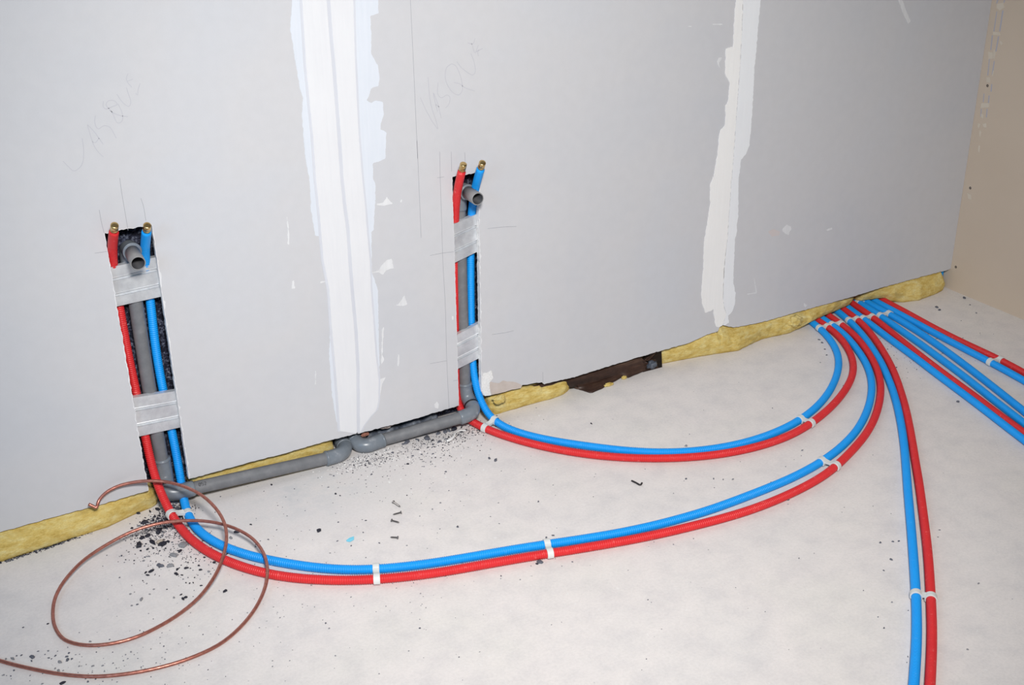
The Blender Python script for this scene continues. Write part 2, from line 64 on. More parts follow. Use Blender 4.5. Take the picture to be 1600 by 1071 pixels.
"ro":[[-2.0512,1.1656],[-2.0531,1.1344],[-2.054,1.1132],[-2.0746,1.108],[-2.0743,1.0649],[-2.0778,1.0248],[-2.0626,0.9962],[-2.0591,0.9652],[-2.0655,0.9494],[-2.0829,0.9453],[-2.0883,0.9314],[-2.0959,0.9198],[-2.0851,0.9126],[-2.0712,0.9158],[-2.0556,0.9104],[-2.0547,0.8806],[-2.0632,0.8605],[-2.0654,0.8471],[-2.0574,0.8433],[-2.0508,0.8372],[-2.0568,0.775],[-2.0748,0.7703],[-2.0897,0.7692],[-2.0913,0.7298],[-2.086,0.7167],[-2.089,0.6796],[-2.0977,0.6049],[-2.1041,0.5984],[-2.11,0.4965],[-2.1023,0.4683],[-2.0969,0.4471],[-2.0999,0.3662],[-2.1038,0.2697],[-2.1074,0.1994],[-2.1144,0.1434]]},"J2":{"l":[[-1.0142,1.0779],[-1.0154,1.0501],[-1.0167,0.9939],[-1.0146,0.9259],[-1.0295,0.9265],[-1.0392,0.9237],[-1.0383,0.8908],[-1.036,0.854],[-1.0268,0.8407],[-1.0183,0.8288],[-1.019,0.8002],[-1.0186,0.7802],[-1.0282,0.7664],[-1.0255,0.7409],[-1.0256,0.7106],[-1.0411,0.6986],[-1.0436,0.6826],[-1.0447,0.6314],[-1.0527,0.5859],[-1.0532,0.5598],[-1.0563,0.5686],[-1.0651,0.543],[-1.0606,0.4902],[-1.0675,0.4286],[-1.0741,0.3764],[-1.0716,0.2983],[-1.0733,0.209],[-1.0659,0.1753],[-1.0541,0.1489],[-1.0377,0.1484],[-1.0237,0.1539],[-1.0197,0.1269],[-1.0095,0.0927],[-0.9963,0.0874]],
"c":[[-0.9932,1.0761],[-0.9919,1.048],[-0.9871,0.9528],[-0.9862,0.88],[-0.986,0.806],[-0.9863,0.7356],[-0.9865,0.664],[-0.9866,0.6121],[-0.9877,0.549],[-0.9891,0.5576],[-0.9881,0.4876],[-0.9888,0.4371],[-0.988,0.3754],[-0.9913,0.324],[-0.9929,0.2823],[-0.9923,0.229],[-0.9886,0.1744],[-0.982,0.1484],[-0.9726,0.1272],[-0.9838,0.0912]],
"r":[[-0.9302,1.0708],[-0.9293,1.0425],[-0.9317,0.9712],[-0.932,0.8886],[-0.9341,0.8642],[-0.9317,0.8192],[-0.9308,0.7688],[-0.9292,0.6971],[-0.9317,0.6404],[-0.9412,0.6156],[-0.9584,0.6025],[-0.9604,0.5658],[-0.9629,0.5343],[-0.9618,0.5532],[-0.9597,0.5079],[-0.9535,0.4308],[-0.957,0.4057],[-0.9535,0.387],[-0.959,0.3647],[-0.9584,0.328],[-0.9558,0.2534],[-0.9536,0.2208],[-0.9417,0.1858],[-0.9417,0.1558],[-0.9486,0.1316],[-0.9594,0.1219],[-0.9655,0.1189],[-0.9596,0.0938],[-0.976,0.0893]]},"SMEAR":[[[-2.0892,0.6658],[-2.0693,0.6686],[-2.0586,0.6807],[-2.0526,0.6702],[-2.045,0.6625],[-2.0465,0.6596],[-2.0665,0.6593]],[[-2.1154,0.495],[-2.0897,0.4976],[-2.0824,0.5074],[-2.0681,0.5197],[-2.0545,0.5196],[-2.0512,0.4944],[-2.0696,0.4935],[-2.0804,0.4837],[-2.0915,0.4914]],[[-2.0561,0.3947],[-2.0436,0.3954],[-2.0333,0.4061],[-2.0258,0.4154],[-2.0217,0.4008],[-2.0188,0.3899],[-2.0315,0.3879]],[[-2.3126,0.6757],[-2.3109,0.6539],[-2.311,0.6261],[-2.3141,0.6068],[-2.3175,0.6099],[-2.3136,0.6452]],[[-2.3151,0.5146],[-2.3098,0.5173],[-2.3092,0.496],[-2.3168,0.4963]],[[-2.2774,0.268],[-2.2748,0.2673],[-2.2779,0.2312],[-2.2805,0.2319]],[[-2.2446,0.4984],[-2.2251,0.4995],[-2.2248,0.4955],[-2.2442,0.4957]],[[-2.0927,0.337],[-2.0868,0.3425],[-2.0955,0.2677],[-2.0922,0.2527],[-2.1,0.2404]],[[-2.1081,0.1996],[-2.0903,0.2022],[-2.102,0.1836],[-2.1116,0.1426],[-2.1122,0.1791]],[[-0.7759,0.3607],[-0.7625,0.3698],[-0.7444,0.3612],[-0.7407,0.3525],[-0.7492,0.345],[-0.7501,0.3356],[-0.7662,0.3439],[-0.7765,0.3539]],[[-0.5989,0.3244],[-0.5736,0.3263],[-0.5727,0.3195],[-0.5925,0.3178]],[[-0.8975,0.1751],[-0.8627,0.172],[-0.8726,0.221],[-0.8676,0.2026],[-0.8582,0.1732],[-0.861,0.1683],[-0.8953,0.1725]],[[-1.0899,0.9944],[-1.0569,0.9917],[-1.0567,0.9883],[-1.0897,0.9925]],[[-1.1746,0.9972],[-1.1599,0.9967],[-1.1597,0.9939],[-1.1745,0.9953]],[[-1.068,0.8918],[-1.0597,0.9029],[-1.0498,0.9027],[-1.0529,0.8949],[-1.0598,0.8884],[-1.0561,0.8734],[-1.0608,0.8779]],[[-0.4114,1.0055],[-0.3957,1.0041],[-0.367,0.9595],[-0.3432,0.9294],[-0.3526,0.9229],[-0.379,0.9532]],[[-1.9555,0.086],[-1.9463,0.0935],[-1.9416,0.0847],[-1.9451,0.073],[-1.9529,0.0762]],[[-1.894,0.3291],[-1.8892,0.3266],[-1.8905,0.3164],[-1.8943,0.3197]],[[-2.0528,0.2577],[-2.0481,0.2566],[-2.0518,0.2241],[-2.0555,0.226]],[[-0.6599,0.0829],[-0.6601,0.0917],[-0.6429,0.0813],[-0.653,0.077]],[[-2.0202,0.6683],[-2.0179,0.664],[-2.0215,0.6595],[-2.0238,0.663]]],
"TORNW":[[[-1.8062,0.1419],[-1.7944,0.1389],[-1.7814,0.1431],[-1.7756,0.1189],[-1.7883,0.1069],[-1.7876,0.0915],[-1.7829,0.0677],[-1.8036,0.0712],[-1.8125,0.0919],[-1.8111,0.128]]],
"TORNB":[[[-1.7862,0.1114],[-1.7718,0.1026],[-1.7561,0.0985],[-1.7456,0.1034],[-1.7325,0.0964],[-1.7141,0.0916],[-1.6982,0.0823],[-1.6844,0.072],[-1.6903,0.0647],[-1.7196,0.0673],[-1.7514,0.0665],[-1.7818,0.0684],[-1.7876,0.0915]]],
"PINK":[[[-0.8336,0.3619],[-0.8142,0.3664],[-0.7854,0.3529],[-0.7891,0.3414],[-0.8167,0.3426]]],
"PENCIL":[[[-2.6734,0.8281],[-2.6739,0.797],[-2.6733,0.7537],[-2.6727,0.7098]],[[-2.6358,0.7761],[-2.6328,0.7582],[-2.6319,0.7243]],[[-2.7256,0.7659],[-2.7253,0.7414],[-2.7231,0.7105]],[[-2.7493,0.6717],[-2.7358,0.6712],[-2.7223,0.6707]],[[-1.9122,0.7701],[-1.9135,0.6927],[-1.9138,0.5933],[-1.9145,0.4824],[-1.9122,0.3639],[-1.9136,0.2125],[-1.9123,0.0638]],[[-1.9727,1.1423],[-1.9721,0.9895],[-1.9722,0.7618]],[[-1.9718,0.806],[-1.9719,0.678],[-1.9722,0.5587]],[[-1.8808,0.7654],[-1.8813,0.7364],[-1.8815,0.7153]],[[-1.9218,0.7055],[-1.9025,0.7048]],[[-1.9496,0.5075],[-1.9172,0.5071],[-1.8809,0.5043]],[[-1.7834,0.5479],[-1.7402,0.5442],[-1.6983,0.5382]],[[-1.9625,0.2089],[-1.9401,0.207],[-1.9138,0.2051]],[[-1.7767,0.2484],[-1.735,0.2442],[-1.7098,0.2439]],[[-1.8971,0.1414],[-1.8818,0.1402]],[[-1.6183,0.0963],[-1.6177,0.0655]],[[-1.8438,0.7581],[-1.8429,0.7304]]],
"HAND":[[[[-2.7817,0.8814],[-2.773,0.8685],[-2.7638,0.8578],[-2.7523,0.8618],[-2.7437,0.872],[-2.7391,0.8875],[-2.7367,0.9055],[-2.7365,0.9238]],[[-2.7217,0.9489],[-2.7164,0.9094],[-2.7102,0.8923],[-2.7002,0.878]],[[-2.7215,0.9501],[-2.7105,0.9337],[-2.7021,0.9165],[-2.6962,0.9046]],[[-2.7168,0.914],[-2.713,0.91],[-2.7029,0.9189]],[[-2.7029,0.9667],[-2.7064,0.9536],[-2.7022,0.9382],[-2.6893,0.9433],[-2.6788,0.9395],[-2.672,0.9259],[-2.6682,0.9138]],[[-2.6827,0.9944],[-2.6846,0.9823],[-2.6798,0.9772],[-2.6684,0.9802],[-2.6557,0.9841],[-2.6621,0.9929],[-2.6731,0.9932],[-2.6785,0.986],[-2.6697,0.9713],[-2.6603,0.9449],[-2.6509,0.9482],[-2.6487,0.9662],[-2.6544,0.9851]],[[-2.6737,0.9741],[-2.6639,0.9659],[-2.6515,0.9593],[-2.6376,0.9555]],[[-2.6537,1.0053],[-2.6469,0.9909],[-2.6395,0.9809],[-2.6323,0.9765],[-2.6276,0.9861],[-2.6306,1.0046],[-2.6322,1.0161]],[[-2.6249,1.0443],[-2.6294,1.0359],[-2.6285,1.0268],[-2.6212,1.0158]],[[-2.6152,1.0027],[-2.6123,0.9966],[-2.6092,1.0087],[-2.603,1.0215]],[[-2.6282,1.029],[-2.6166,1.0321]]],[[[-1.9581,0.9085],[-1.9453,0.8784],[-1.9294,0.8476],[-1.9158,0.8267]],[[-1.9357,0.9542],[-1.9339,0.9105],[-1.9282,0.8761],[-1.9193,0.8488],[-1.9144,0.8265]],[[-1.9237,0.9157],[-1.919,0.8905],[-1.9141,0.869]],[[-1.9223,0.9142],[-1.9133,0.8898],[-1.9047,0.852]],[[-1.9177,0.8865],[-1.908,0.8787]],[[-1.9099,0.9383],[-1.9116,0.9103],[-1.9028,0.9009],[-1.8867,0.9058],[-1.8797,0.8984],[-1.8831,0.8832],[-1.8922,0.8745]],[[-1.8725,0.9786],[-1.8857,0.9712],[-1.89,0.9564],[-1.8884,0.9383],[-1.8748,0.9134],[-1.8563,0.9019],[-1.8463,0.9098],[-1.8465,0.9332],[-1.8544,0.9599],[-1.8626,0.9736],[-1.8725,0.9786]],[[-1.8683,0.9333],[-1.8539,0.9289],[-1.8368,0.9164],[-1.812,0.906]],[[-1.858,0.982],[-1.8469,0.9667],[-1.8327,0.9548],[-1.8154,0.945],[-1.8093,0.952],[-1.8116,0.9755],[-1.8198,0.9969]],[[-1.8177,1.0221],[-1.8136,1.0089],[-1.8087,0.9969],[-1.7989,1.015]],[[-1.8278,1.0231],[-1.8134,1.0191],[-1.8078,1.0312]],[[-1.7995,0.9883],[-1.8007,0.9999],[-1.7874,1.0056]],[[-1.8051,0.9991],[-1.7977,1.0034]]]],
"INS":{"a":[[-3.1867,-0.0226,0.0],[-3.1207,-0.0257,0.0],[-3.0667,-0.0267,0.0],[-3.001,-0.0224,0.0],[-2.9484,-0.0197,0.0],[-2.9062,-0.0132,0.0],[-2.8222,-0.0077,0.0],[-2.7459,0.017,0.0],[-2.6944,0.0258,0.0]],
"b":[[-2.61,0.022,0.0],[-2.5,0.022,0.0],[-2.4,0.022,0.0],[-2.3,0.022,0.0],[-2.235,0.022,0.0]],
"c":[[-1.7831,0.04,0.0],[-1.7812,0.0214,0.0],[-1.7649,0.0071,0.0],[-1.7115,0.0077,0.0],[-1.6507,0.0088,0.0],[-1.5894,0.0057,0.0],[-1.5427,0.012,0.0],[-1.501,0.0334,0.0]],
"d":[[-1.2474,0.0515,0.0],[-1.2304,0.046,0.0],[-1.1944,0.031,0.0],[-1.0904,0.015,0.0],[-1.0101,0.001,0.0],[-0.9322,-0.0176,0.0],[-0.8145,0.0092,0.0],[-0.7052,-0.0003,0.0],[-0.6462,-0.0012,0.012],[-0.6323,-0.0081,0.0225],[-0.5522,0.0082,0.0225],[-0.4318,0.0294,0.0225],[-0.3908,0.0483,0.0225]],
"e":[[-0.3828,0.0593,0.0225],[-0.3711,0.0363,0.0225],[-0.3126,0.0228,0.0225],[-0.2853,0.0125,0.0225],[-0.2661,0.0036,0.01],[-0.2198,-0.0072,0.0],[-0.1658,-0.0235,0.0],[-0.0842,-0.015,0.0],[-0.0343,-0.0058,0.0],[-0.017,-0.003,0.0]]},"INS_OVER":[[-0.6423,0.0103],[-0.5323,0.0261],[-0.3792,0.0684],[-0.2509,0.0803],[-0.1961,0.0468]],
"PLANK":[[[-1.7058,0.02,0.0541],[-1.6019,0.02,0.0508],[-1.5165,0.02,0.0407],[-1.3961,0.02,0.0446],[-1.272,0.02,0.0528],[-1.2577,0.02,0.0409]],[[-1.7093,0.014,0.0517],[-1.6056,0.014,0.0463],[-1.5137,0.014,0.0241],[-1.3998,0.014,0.0316],[-1.2759,0.014,0.0437],[-1.2523,0.014,0.0295]],[[-1.7083,0.016,0.0425],[-1.6043,0.016,0.0329],[-1.5079,0.016,0.0115],[-1.3867,0.016,0.0129],[-1.2647,0.016,0.0297],[-1.2412,0.016,0.0217]]],
"PLANK_F":[[-1.4999,0.0283,0.003],[-1.484,0.0022,0.003],[-1.4709,-0.0243,0.003],[-1.4234,-0.0156,0.003],[-1.3987,-0.0021,0.003],[-1.372,0.001,0.003],[-1.3391,0.0127,0.003],[-1.3284,-0.0012,0.003],[-1.2655,0.01,0.003],[-1.2377,0.0132,0.003],[-1.2023,0.017,0.003]],
"WIRE":[[-2.8574,-0.0186,0.081],[-2.8504,-0.022,0.076],[-2.8425,-0.0259,0.071],[-2.8374,-0.0201,0.077],[-2.8311,-0.0157,0.084],[-2.8121,-0.0142,0.097],[-2.7825,-0.0167,0.106],[-2.7456,-0.0269,0.11],[-2.7151,-0.0417,0.111],[-2.6815,-0.0608,0.107],[-2.6528,-0.098,0.105],[-2.6282,-0.1459,0.1],[-2.6122,-0.2009,0.088],[-2.6093,-0.2479,0.074],[-2.6184,-0.2863,0.06],[-2.64,-0.3285,0.048],[-2.6713,-0.3685,0.034],[-2.7163,-0.4034,0.018],[-2.7649,-0.4262,0.008],[-2.8192,-0.4453,0.0045],[-2.8738,-0.4562,0.0045],[-2.923,-0.45,0.0045],[-2.968,-0.4271,0.0045],[-2.9976,-0.3903,0.0045],[-3.0067,-0.3417,0.0045],[-3.0019,-0.2902,0.006],[-2.9856,-0.2389,0.01],[-2.9564,-0.1961,0.016],[-2.9057,-0.1531,0.024],[-2.8439,-0.131,0.034],[-2.7841,-0.1219,0.042],[-2.7275,-0.1278,0.046],[-2.675,-0.1496,0.048],[-2.6263,-0.1838,0.048],[-2.5871,-0.2301,0.045],[-2.5619,-0.2857,0.04],[-2.5565,-0.3456,0.034],[-2.5681,-0.4041,0.029],[-2.5885,-0.4451,0.018],[-2.6269,-0.4918,0.008],[-2.6789,-0.5368,0.0045],[-2.7329,-0.5669,0.0045],[-2.7965,-0.5779,0.0045],[-2.8583,-0.5741,0.0045],[-2.9163,-0.5598,0.0045],[-2.9714,-0.5356,0.0045],[-3.0234,-0.4976,0.0045],[-3.0736,-0.4484,0.0045],[-3.1234,-0.391,0.0045],[-3.1657,-0.3285,0.0045]],
"DEB":{"coil":[[-2.7242,-0.0899,0.0168,1],[-2.7511,-0.0945,0.0134,1],[-2.7656,-0.095,0.0122,1],[-2.7784,-0.1234,0.0209,1],[-2.7488,-0.1277,0.0187,1],[-2.7309,-0.1473,0.0198,1],[-2.7538,-0.1506,0.0055,1],[-2.7663,-0.1484,0.0077,1],[-2.781,-0.1462,0.0061,1],[-2.7172,-0.142,0.0088,1],[-2.6921,-0.1749,0.0187,0.4],[-2.7207,-0.2054,0.0173,0.4],[-2.7406,-0.2415,0.0139,0.4],[-2.7595,-0.2281,0.0182,0.6],[-2.7823,-0.2376,0.0128,1],[-2.7938,-0.2369,0.0074,1],[-2.7925,-0.2481,0.0074,1],[-2.7367,-0.2772,0.0106,1],[-2.7298,-0.2605,0.0085,1],[-2.7111,-0.2666,0.0107,0.9],[-2.7268,-0.2873,0.0053,1],[-2.7276,-0.3195,0.0042,1],[-2.7209,-0.3256,0.0042,1],[-2.7136,-0.3279,0.0042,1],[-2.7043,-0.1942,0.0098,1],[-2.6854,-0.2892,0.0064,1],[-2.672,-0.3055,0.0064,0.3],[-2.7497,-0.3739,0.0103,1],[-2.743,-0.3721,0.0082,1],[-2.7489,-0.3567,0.0052,1],[-2.807,-0.2633,0.0042,1],[-2.8275,-0.3306,0.0103,0.4],[-2.7651,-0.3588,0.0062,0.3],[-2.8064,-0.3205,0.0045,0.3],[-2.7947,-0.3077,0.0046,0.4],[-2.7856,-0.1891,0.006,0.3],[-2.7719,-0.1779,0.0061,0.3],[-2.6513,-0.2778,0.0075,1],[-2.6637,-0.2468,0.0054,1],[-2.6637,-0.3937,0.0093,1],[-2.5281,-0.1722,0.005,1],[-2.5876,-0.2014,0.0089,0.4],[-2.6158,-0.2602,0.0048,1],[-2.5676,-0.1859,0.0134,1],[-2.7019,-0.347,0.0052,1],[-2.8429,-0.2987,0.0052,0.3]],
"ins":[[-2.7015,0.0063,0.0138,1],[-2.7197,0.0073,0.008,1],[-2.7431,-0.0341,0.0159,1],[-2.7457,0.0131,0.0092,1],[-2.7754,-0.042,0.0067,1],[-2.7585,-0.0414,0.0079,0.5],[-2.7228,-0.0343,0.0102,1],[-2.7123,-0.0334,0.0091,1],[-2.7089,-0.0545,0.0079,1],[-2.705,-0.0234,0.008,1],[-2.7159,-0.0216,0.0068,1],[-2.732,-0.0264,0.0068,1],[-2.7019,-0.054,0.0057,1],[-2.7048,-0.0852,0.009,0.6],[-2.6655,0.002,0.0116,0.8],[-2.6667,-0.0268,0.0092,1],[-2.6648,0.0215,0.0093,0.7],[-2.6547,0.0154,0.0116,0.7],[-2.66,-0.0113,0.0092,0.7],[-2.7367,-0.014,0.0046,1]],
"run":[[-1.987,-0.0139,0.0234,0.8],[-2.0137,-0.0104,0.0128,0.6],[-1.9506,-0.0079,0.0193,0.8],[-1.9309,-0.0095,0.0151,0.8],[-1.9044,-0.0074,0.0216,0.9],[-1.9196,-0.0086,0.0151,0.8],[-1.98,-0.0332,0.0085,1],[-1.9693,-0.0496,0.0127,0.8],[-1.9356,-0.0398,0.0064,1],[-1.8931,-0.0323,0.0075,1],[-1.9305,-0.053,0.0074,1],[-2.0448,-0.0092,0.0169,0.5],[-2.0567,-0.012,0.0084,0.5],[-2.037,-0.0558,0.0073,0.5],[-2.0613,-0.0798,0.0066,0.5],[-2.0904,-0.1095,0.0078,1],[-2.172,-0.0431,0.0066,1],[-2.0989,-0.0379,0.0073,0.6],[-2.1139,-0.0496,0.0042,1],[-2.0381,-0.0841,0.0062,0.7],[-2.0121,-0.0973,0.0058,0.5],[-2.0223,-0.0874,0.0046,0.6],[-1.9788,-0.1279,0.0046,1],[-2.0507,-0.1193,0.0062,0.4],[-2.0339,-0.1294,0.0058,0.4],[-2.0051,-0.1429,0.0041,0.6],[-2.0356,-0.1578,0.0045,0.4],[-2.0231,-0.1938,0.0053,0.5],[-1.9796,-0.1564,0.0037,0.6],[-1.8768,-0.0292,0.0065,1],[-1.8817,-0.0107,0.0087,1]],
"wire":[[-3.1,-0.3929,0.0113,0.4],[-3.0657,-0.4074,0.0113,0.8],[-3.0689,-0.4183,0.0066,0.8],[-3.0837,-0.3903,0.0053,0.5],[-3.092,-0.387,0.0047,0.5],[-2.999,-0.4316,0.0051,0.8],[-3.0048,-0.4412,0.0067,0.6],[-3.0058,-0.4523,0.0093,0.8],[-2.9983,-0.4533,0.006,0.6],[-3.0373,-0.4266,0.0047,0.7],[-3.0333,-0.4325,0.0037,0.8],[-3.0211,-0.4519,0.0112,0.4],[-3.0518,-0.3943,0.0047,0.6],[-3.0415,-0.4116,0.0037,0.6],[-3.0342,-0.4035,0.0047,0.4],[-3.0245,-0.4264,0.0056,0.5],[-3.0284,-0.4759,0.0079,0.3],[-3.0329,-0.4664,0.0046,0.3],[-3.0199,-0.4809,0.0039,0.4],[-2.9899,-0.4838,0.0046,0.3],[-3.0295,-0.5191,0.0123,1],[-3.0632,-0.5002,0.0045,0.4],[-3.1044,-0.4307,0.005,0.5],[-3.1249,-0.4345,0.0052,0.4],[-3.0794,-0.4627,0.0042,0.3],[-3.0176,-0.3128,0.0055,1],[-3.064,-0.2986,0.0039,0.6],[-2.954,-0.4174,0.0054,0.3],[-2.9665,-0.4973,0.0059,0.4],[-3.1121,-0.3857,0.0053,0.3]],
"stray":[[-2.4003,-0.2786,0.0138,1],[-2.2886,-0.2957,0.0052,1],[-2.3048,-0.1482,0.0063,1],[-2.2984,-0.1619,0.0045,1],[-2.4256,-0.0258,0.0064,1],[-2.2945,-0.2876,0.0039,0.6],[-2.3145,-0.3387,0.0043,0.6],[-2.3599,-0.3744,0.0051,0.6],[-2.3001,-0.3981,0.0059,0.6],[-2.3799,-0.3408,0.0051,0.5],[-2.529,-0.1718,0.0061,1],[-2.4842,-0.2239,0.0034,1],[-2.1141,-0.4319,0.0069,0.8],[-2.1569,-0.2448,0.0041,1],[-2.0238,-0.1948,0.0056,0.6],[-2.1916,-0.1097,0.0065,0.7],[-2.2815,-0.0557,0.0042,0.8],[-2.2759,-0.0664,0.0042,0.8],[-2.588,-0.2016,0.0102,0.4],[-2.5147,-0.2524,0.0051,0.8],[-2.5434,-0.2266,0.0051,0.8],[-1.5695,-0.1731,0.0078,1],[-1.8974,-0.1929,0.0112,0.6],[-1.8878,-0.21,0.0124,0.6],[-1.4239,-0.4025,0.0088,0.4],[-1.4473,-0.5843,0.006,0.4],[-1.4656,-0.5694,0.006,0.5],[-1.5246,-0.534,0.0072,0.5],[-1.4269,-0.5966,0.0072,0.4],[-1.3564,-0.6588,0.0083,0.5],[-1.3731,-0.7388,0.0081,0.7],[-1.09,-0.3573,0.0053,0.8],[-1.1791,-0.576,0.0062,0.3],[-1.7687,-0.0018,0.0066,1],[-1.8952,-0.4347,0.0058,0.7],[-2.0229,-0.6512,0.015,0.7],[-2.031,-0.6538,0.0075,1],[-1.9412,-0.5763,0.0078,0.8],[-1.9588,-0.5754,0.007,0.8],[-2.1138,-0.4309,0.0063,1],[-2.1226,-0.6518,0.0044,0.7],[-2.2985,-0.5755,0.0037,0.8],[-2.024,-0.4698,0.004,0.6],[-1.959,-0.6871,0.0045,0.6],[-1.3884,-1.0658,0.0057,0.7],[-1.3442,-1.0448,0.0075,0.5],[-1.3155,-0.9841,0.0059,0.5],[-1.2881,-0.9962,0.0059,0.5],[-1.2756,-1.0011,0.006,0.6],[-1.1607,-1.0169,0.0043,0.8],[-1.186,-1.0354,0.0034,0.8],[-1.2482,-1.2049,0.0064,0.4],[-1.4424,-1.3444,0.006,0.4],[-1.5353,-1.2108,0.0053,0.5],[-1.5189,-1.1781,0.0039,0.5],[-1.5605,-1.2993,0.0044,0.7],[-1.4489,-1.1944,0.0039,0.6],[-0.0202,-0.0887,0.0128,0.6],[-0.1587,-0.0954,0.0126,0.6],[-0.169,-0.1169,0.0113,0.5],[-0.0491,-0.1379,0.0063,0.7],[-0.0861,-0.195,0.0075,0.4],[-0.6724,-0.1067,0.0095,0.7],[-0.6988,-0.1474,0.007,0.7],[-0.7224,-0.1807,0.0058,0.8],[-0.6652,-0.0863,0.0071,0.5],[-0.6067,-0.3507,0.0057,0.7],[-0.6243,-0.5954,0.0096,0.5],[-1.1815,-0.5766,0.006,0.4],[-0.8211,-0.4496,0.0054,0.7]]},"SCREWS":[[[-2.2004,-0.2588,0.003],[-2.194,-0.2862,0.003]],[[-2.2026,-0.3111,0.003],[-2.2243,-0.3075,0.003]],[[-2.2384,-0.3302,0.003],[-2.225,-0.3465,0.003]],[[-2.2551,-0.4042,0.003],[-2.2694,-0.3908,0.003]]],
"STRIP":[[-1.6482,-0.4749,0.003],[-1.6413,-0.502,0.003],[-1.6354,-0.502,0.003]],
"SCRAP":[[-2.3621,-0.3511,0.002],[-2.3516,-0.3452,0.002],[-2.3401,-0.3445,0.002],[-2.3448,-0.3554,0.002],[-2.3565,-0.3604,0.002],[-2.3618,-0.3542,0.002]],
"STONE":[-2.7343,-0.1384,0.006],
"THREAD":[[-1.9528,-0.0618,0.004],[-1.9411,-0.0599,0.004],[-1.9268,-0.0509,0.004],[-1.9151,-0.0376,0.004],[-1.9026,-0.0298,0.004],[-1.8922,-0.0309,0.004],[-1.8821,-0.037,0.004]],
"RWSCREW":[[-0.0327,0.7012],[-0.0276,0.3644],[-0.0191,0.0848]],
"RWTAPE":[[[-0.0259,0.929],[-0.0231,0.9286],[-0.0233,0.8679],[-0.0268,0.8685]],[[-0.0233,0.8563],[-0.0198,0.8557],[-0.0226,0.811],[-0.0261,0.8115]],[[-0.0483,0.9351],[-0.0435,0.9344],[-0.0443,0.8712],[-0.0485,0.8718]],[[-0.0471,0.8571],[-0.0429,0.8564],[-0.0419,0.8095],[-0.0461,0.8102]],[[-0.0453,0.7806],[-0.0418,0.78],[-0.0417,0.7383],[-0.046,0.7391]],[[-0.0258,0.7831],[-0.0229,0.7826],[-0.0259,0.7324],[-0.0295,0.7331]],[[-0.0495,0.7098],[-0.0459,0.7092],[-0.0475,0.6854],[-0.0518,0.6862]],[[-0.0462,0.673],[-0.0426,0.6723],[-0.0443,0.6483],[-0.0486,0.6492]],[[-0.0257,0.675],[-0.0228,0.6744],[-0.025,0.6474],[-0.0279,0.648]],[[-0.0469,0.6306],[-0.0433,0.6298],[-0.0456,0.6027],[-0.0491,0.6034]],[[-0.0246,0.6259],[-0.0217,0.6253],[-0.024,0.6011],[-0.0269,0.6017]],[[-0.0236,0.963],[-0.0194,0.9625],[-0.0171,0.9519],[-0.0213,0.9525]],[[-0.0479,0.9663],[-0.0444,0.9658],[-0.0433,0.9572],[-0.0467,0.9576]]],
"RWPUTTY":[[[-0.0215,0.9514],[-0.0438,0.9578],[-0.0501,0.9439],[-0.0344,0.9331],[-0.0209,0.9398]],[[-0.0219,0.8677],[-0.047,0.8687],[-0.0521,0.8608],[-0.0237,0.8581]],[[-0.0157,0.8051],[-0.034,0.8052],[-0.0387,0.7883],[-0.0208,0.7822]],[[-0.0242,0.7261],[-0.0377,0.7286],[-0.0418,0.7114],[-0.0269,0.7115]],[[-0.0205,0.6434],[-0.0493,0.6494],[-0.0518,0.6365],[-0.0205,0.6275]],[[-0.0353,0.8172],[-0.0445,0.807],[-0.0435,0.7862],[-0.0367,0.7909]],[[-0.0535,0.8465],[-0.0649,0.8396],[-0.0615,0.8315],[-0.0537,0.8378]],[[-0.0445,0.7508],[-0.0487,0.7515],[-0.0478,0.7335],[-0.0437,0.7357]],[[-0.0365,0.5791],[-0.0504,0.5852],[-0.053,0.5716],[-0.0418,0.571]],[[-0.0214,0.5788],[-0.0293,0.5775],[-0.0248,0.5609],[-0.0195,0.5691]],[[-0.0252,0.6106],[-0.0345,0.6095],[-0.0353,0.5974],[-0.0275,0.5988]],[[-0.029,0.5588],[-0.0374,0.5544],[-0.035,0.5352],[-0.0298,0.5465]],[[-0.0345,0.5099],[-0.0401,0.5081],[-0.0412,0.4864],[-0.0364,0.4915]],[[-0.0188,0.3457],[-0.0349,0.3435],[-0.04,0.3287],[-0.026,0.328]]],
"ROWCLIPS":[["Bb","Br",-0.6058,-0.0476,"white clip in the bundle row, leftmost of the five"],["Ab","Ar",-0.5358,-0.0496,"white clip in the bundle row, second from the left"],["Cb","Cr",-0.4789,-0.0548,"white clip in the bundle row, the middle of the five"],["Db","Dr",-0.4297,-0.067,"white clip in the bundle row, fourth from the left"],["Eb","Eb2",-0.3763,-0.0755,"white clip in the bundle row, rightmost and joining two blue pipes"],["Eb","Eb2",-0.3608,0.0509,"white clip half hidden under the glass wool behind the bundle row"]]}""")
# ------------------------------------------------------------------ helpers
def srgb(r, g, b):
    f = lambda c: (c / 255 / 12.92) if c / 255 <= 0.04045 else ((c / 255 + 0.055) / 1.055) ** 2.4
    return (f(r), f(g), f(b), 1.0)

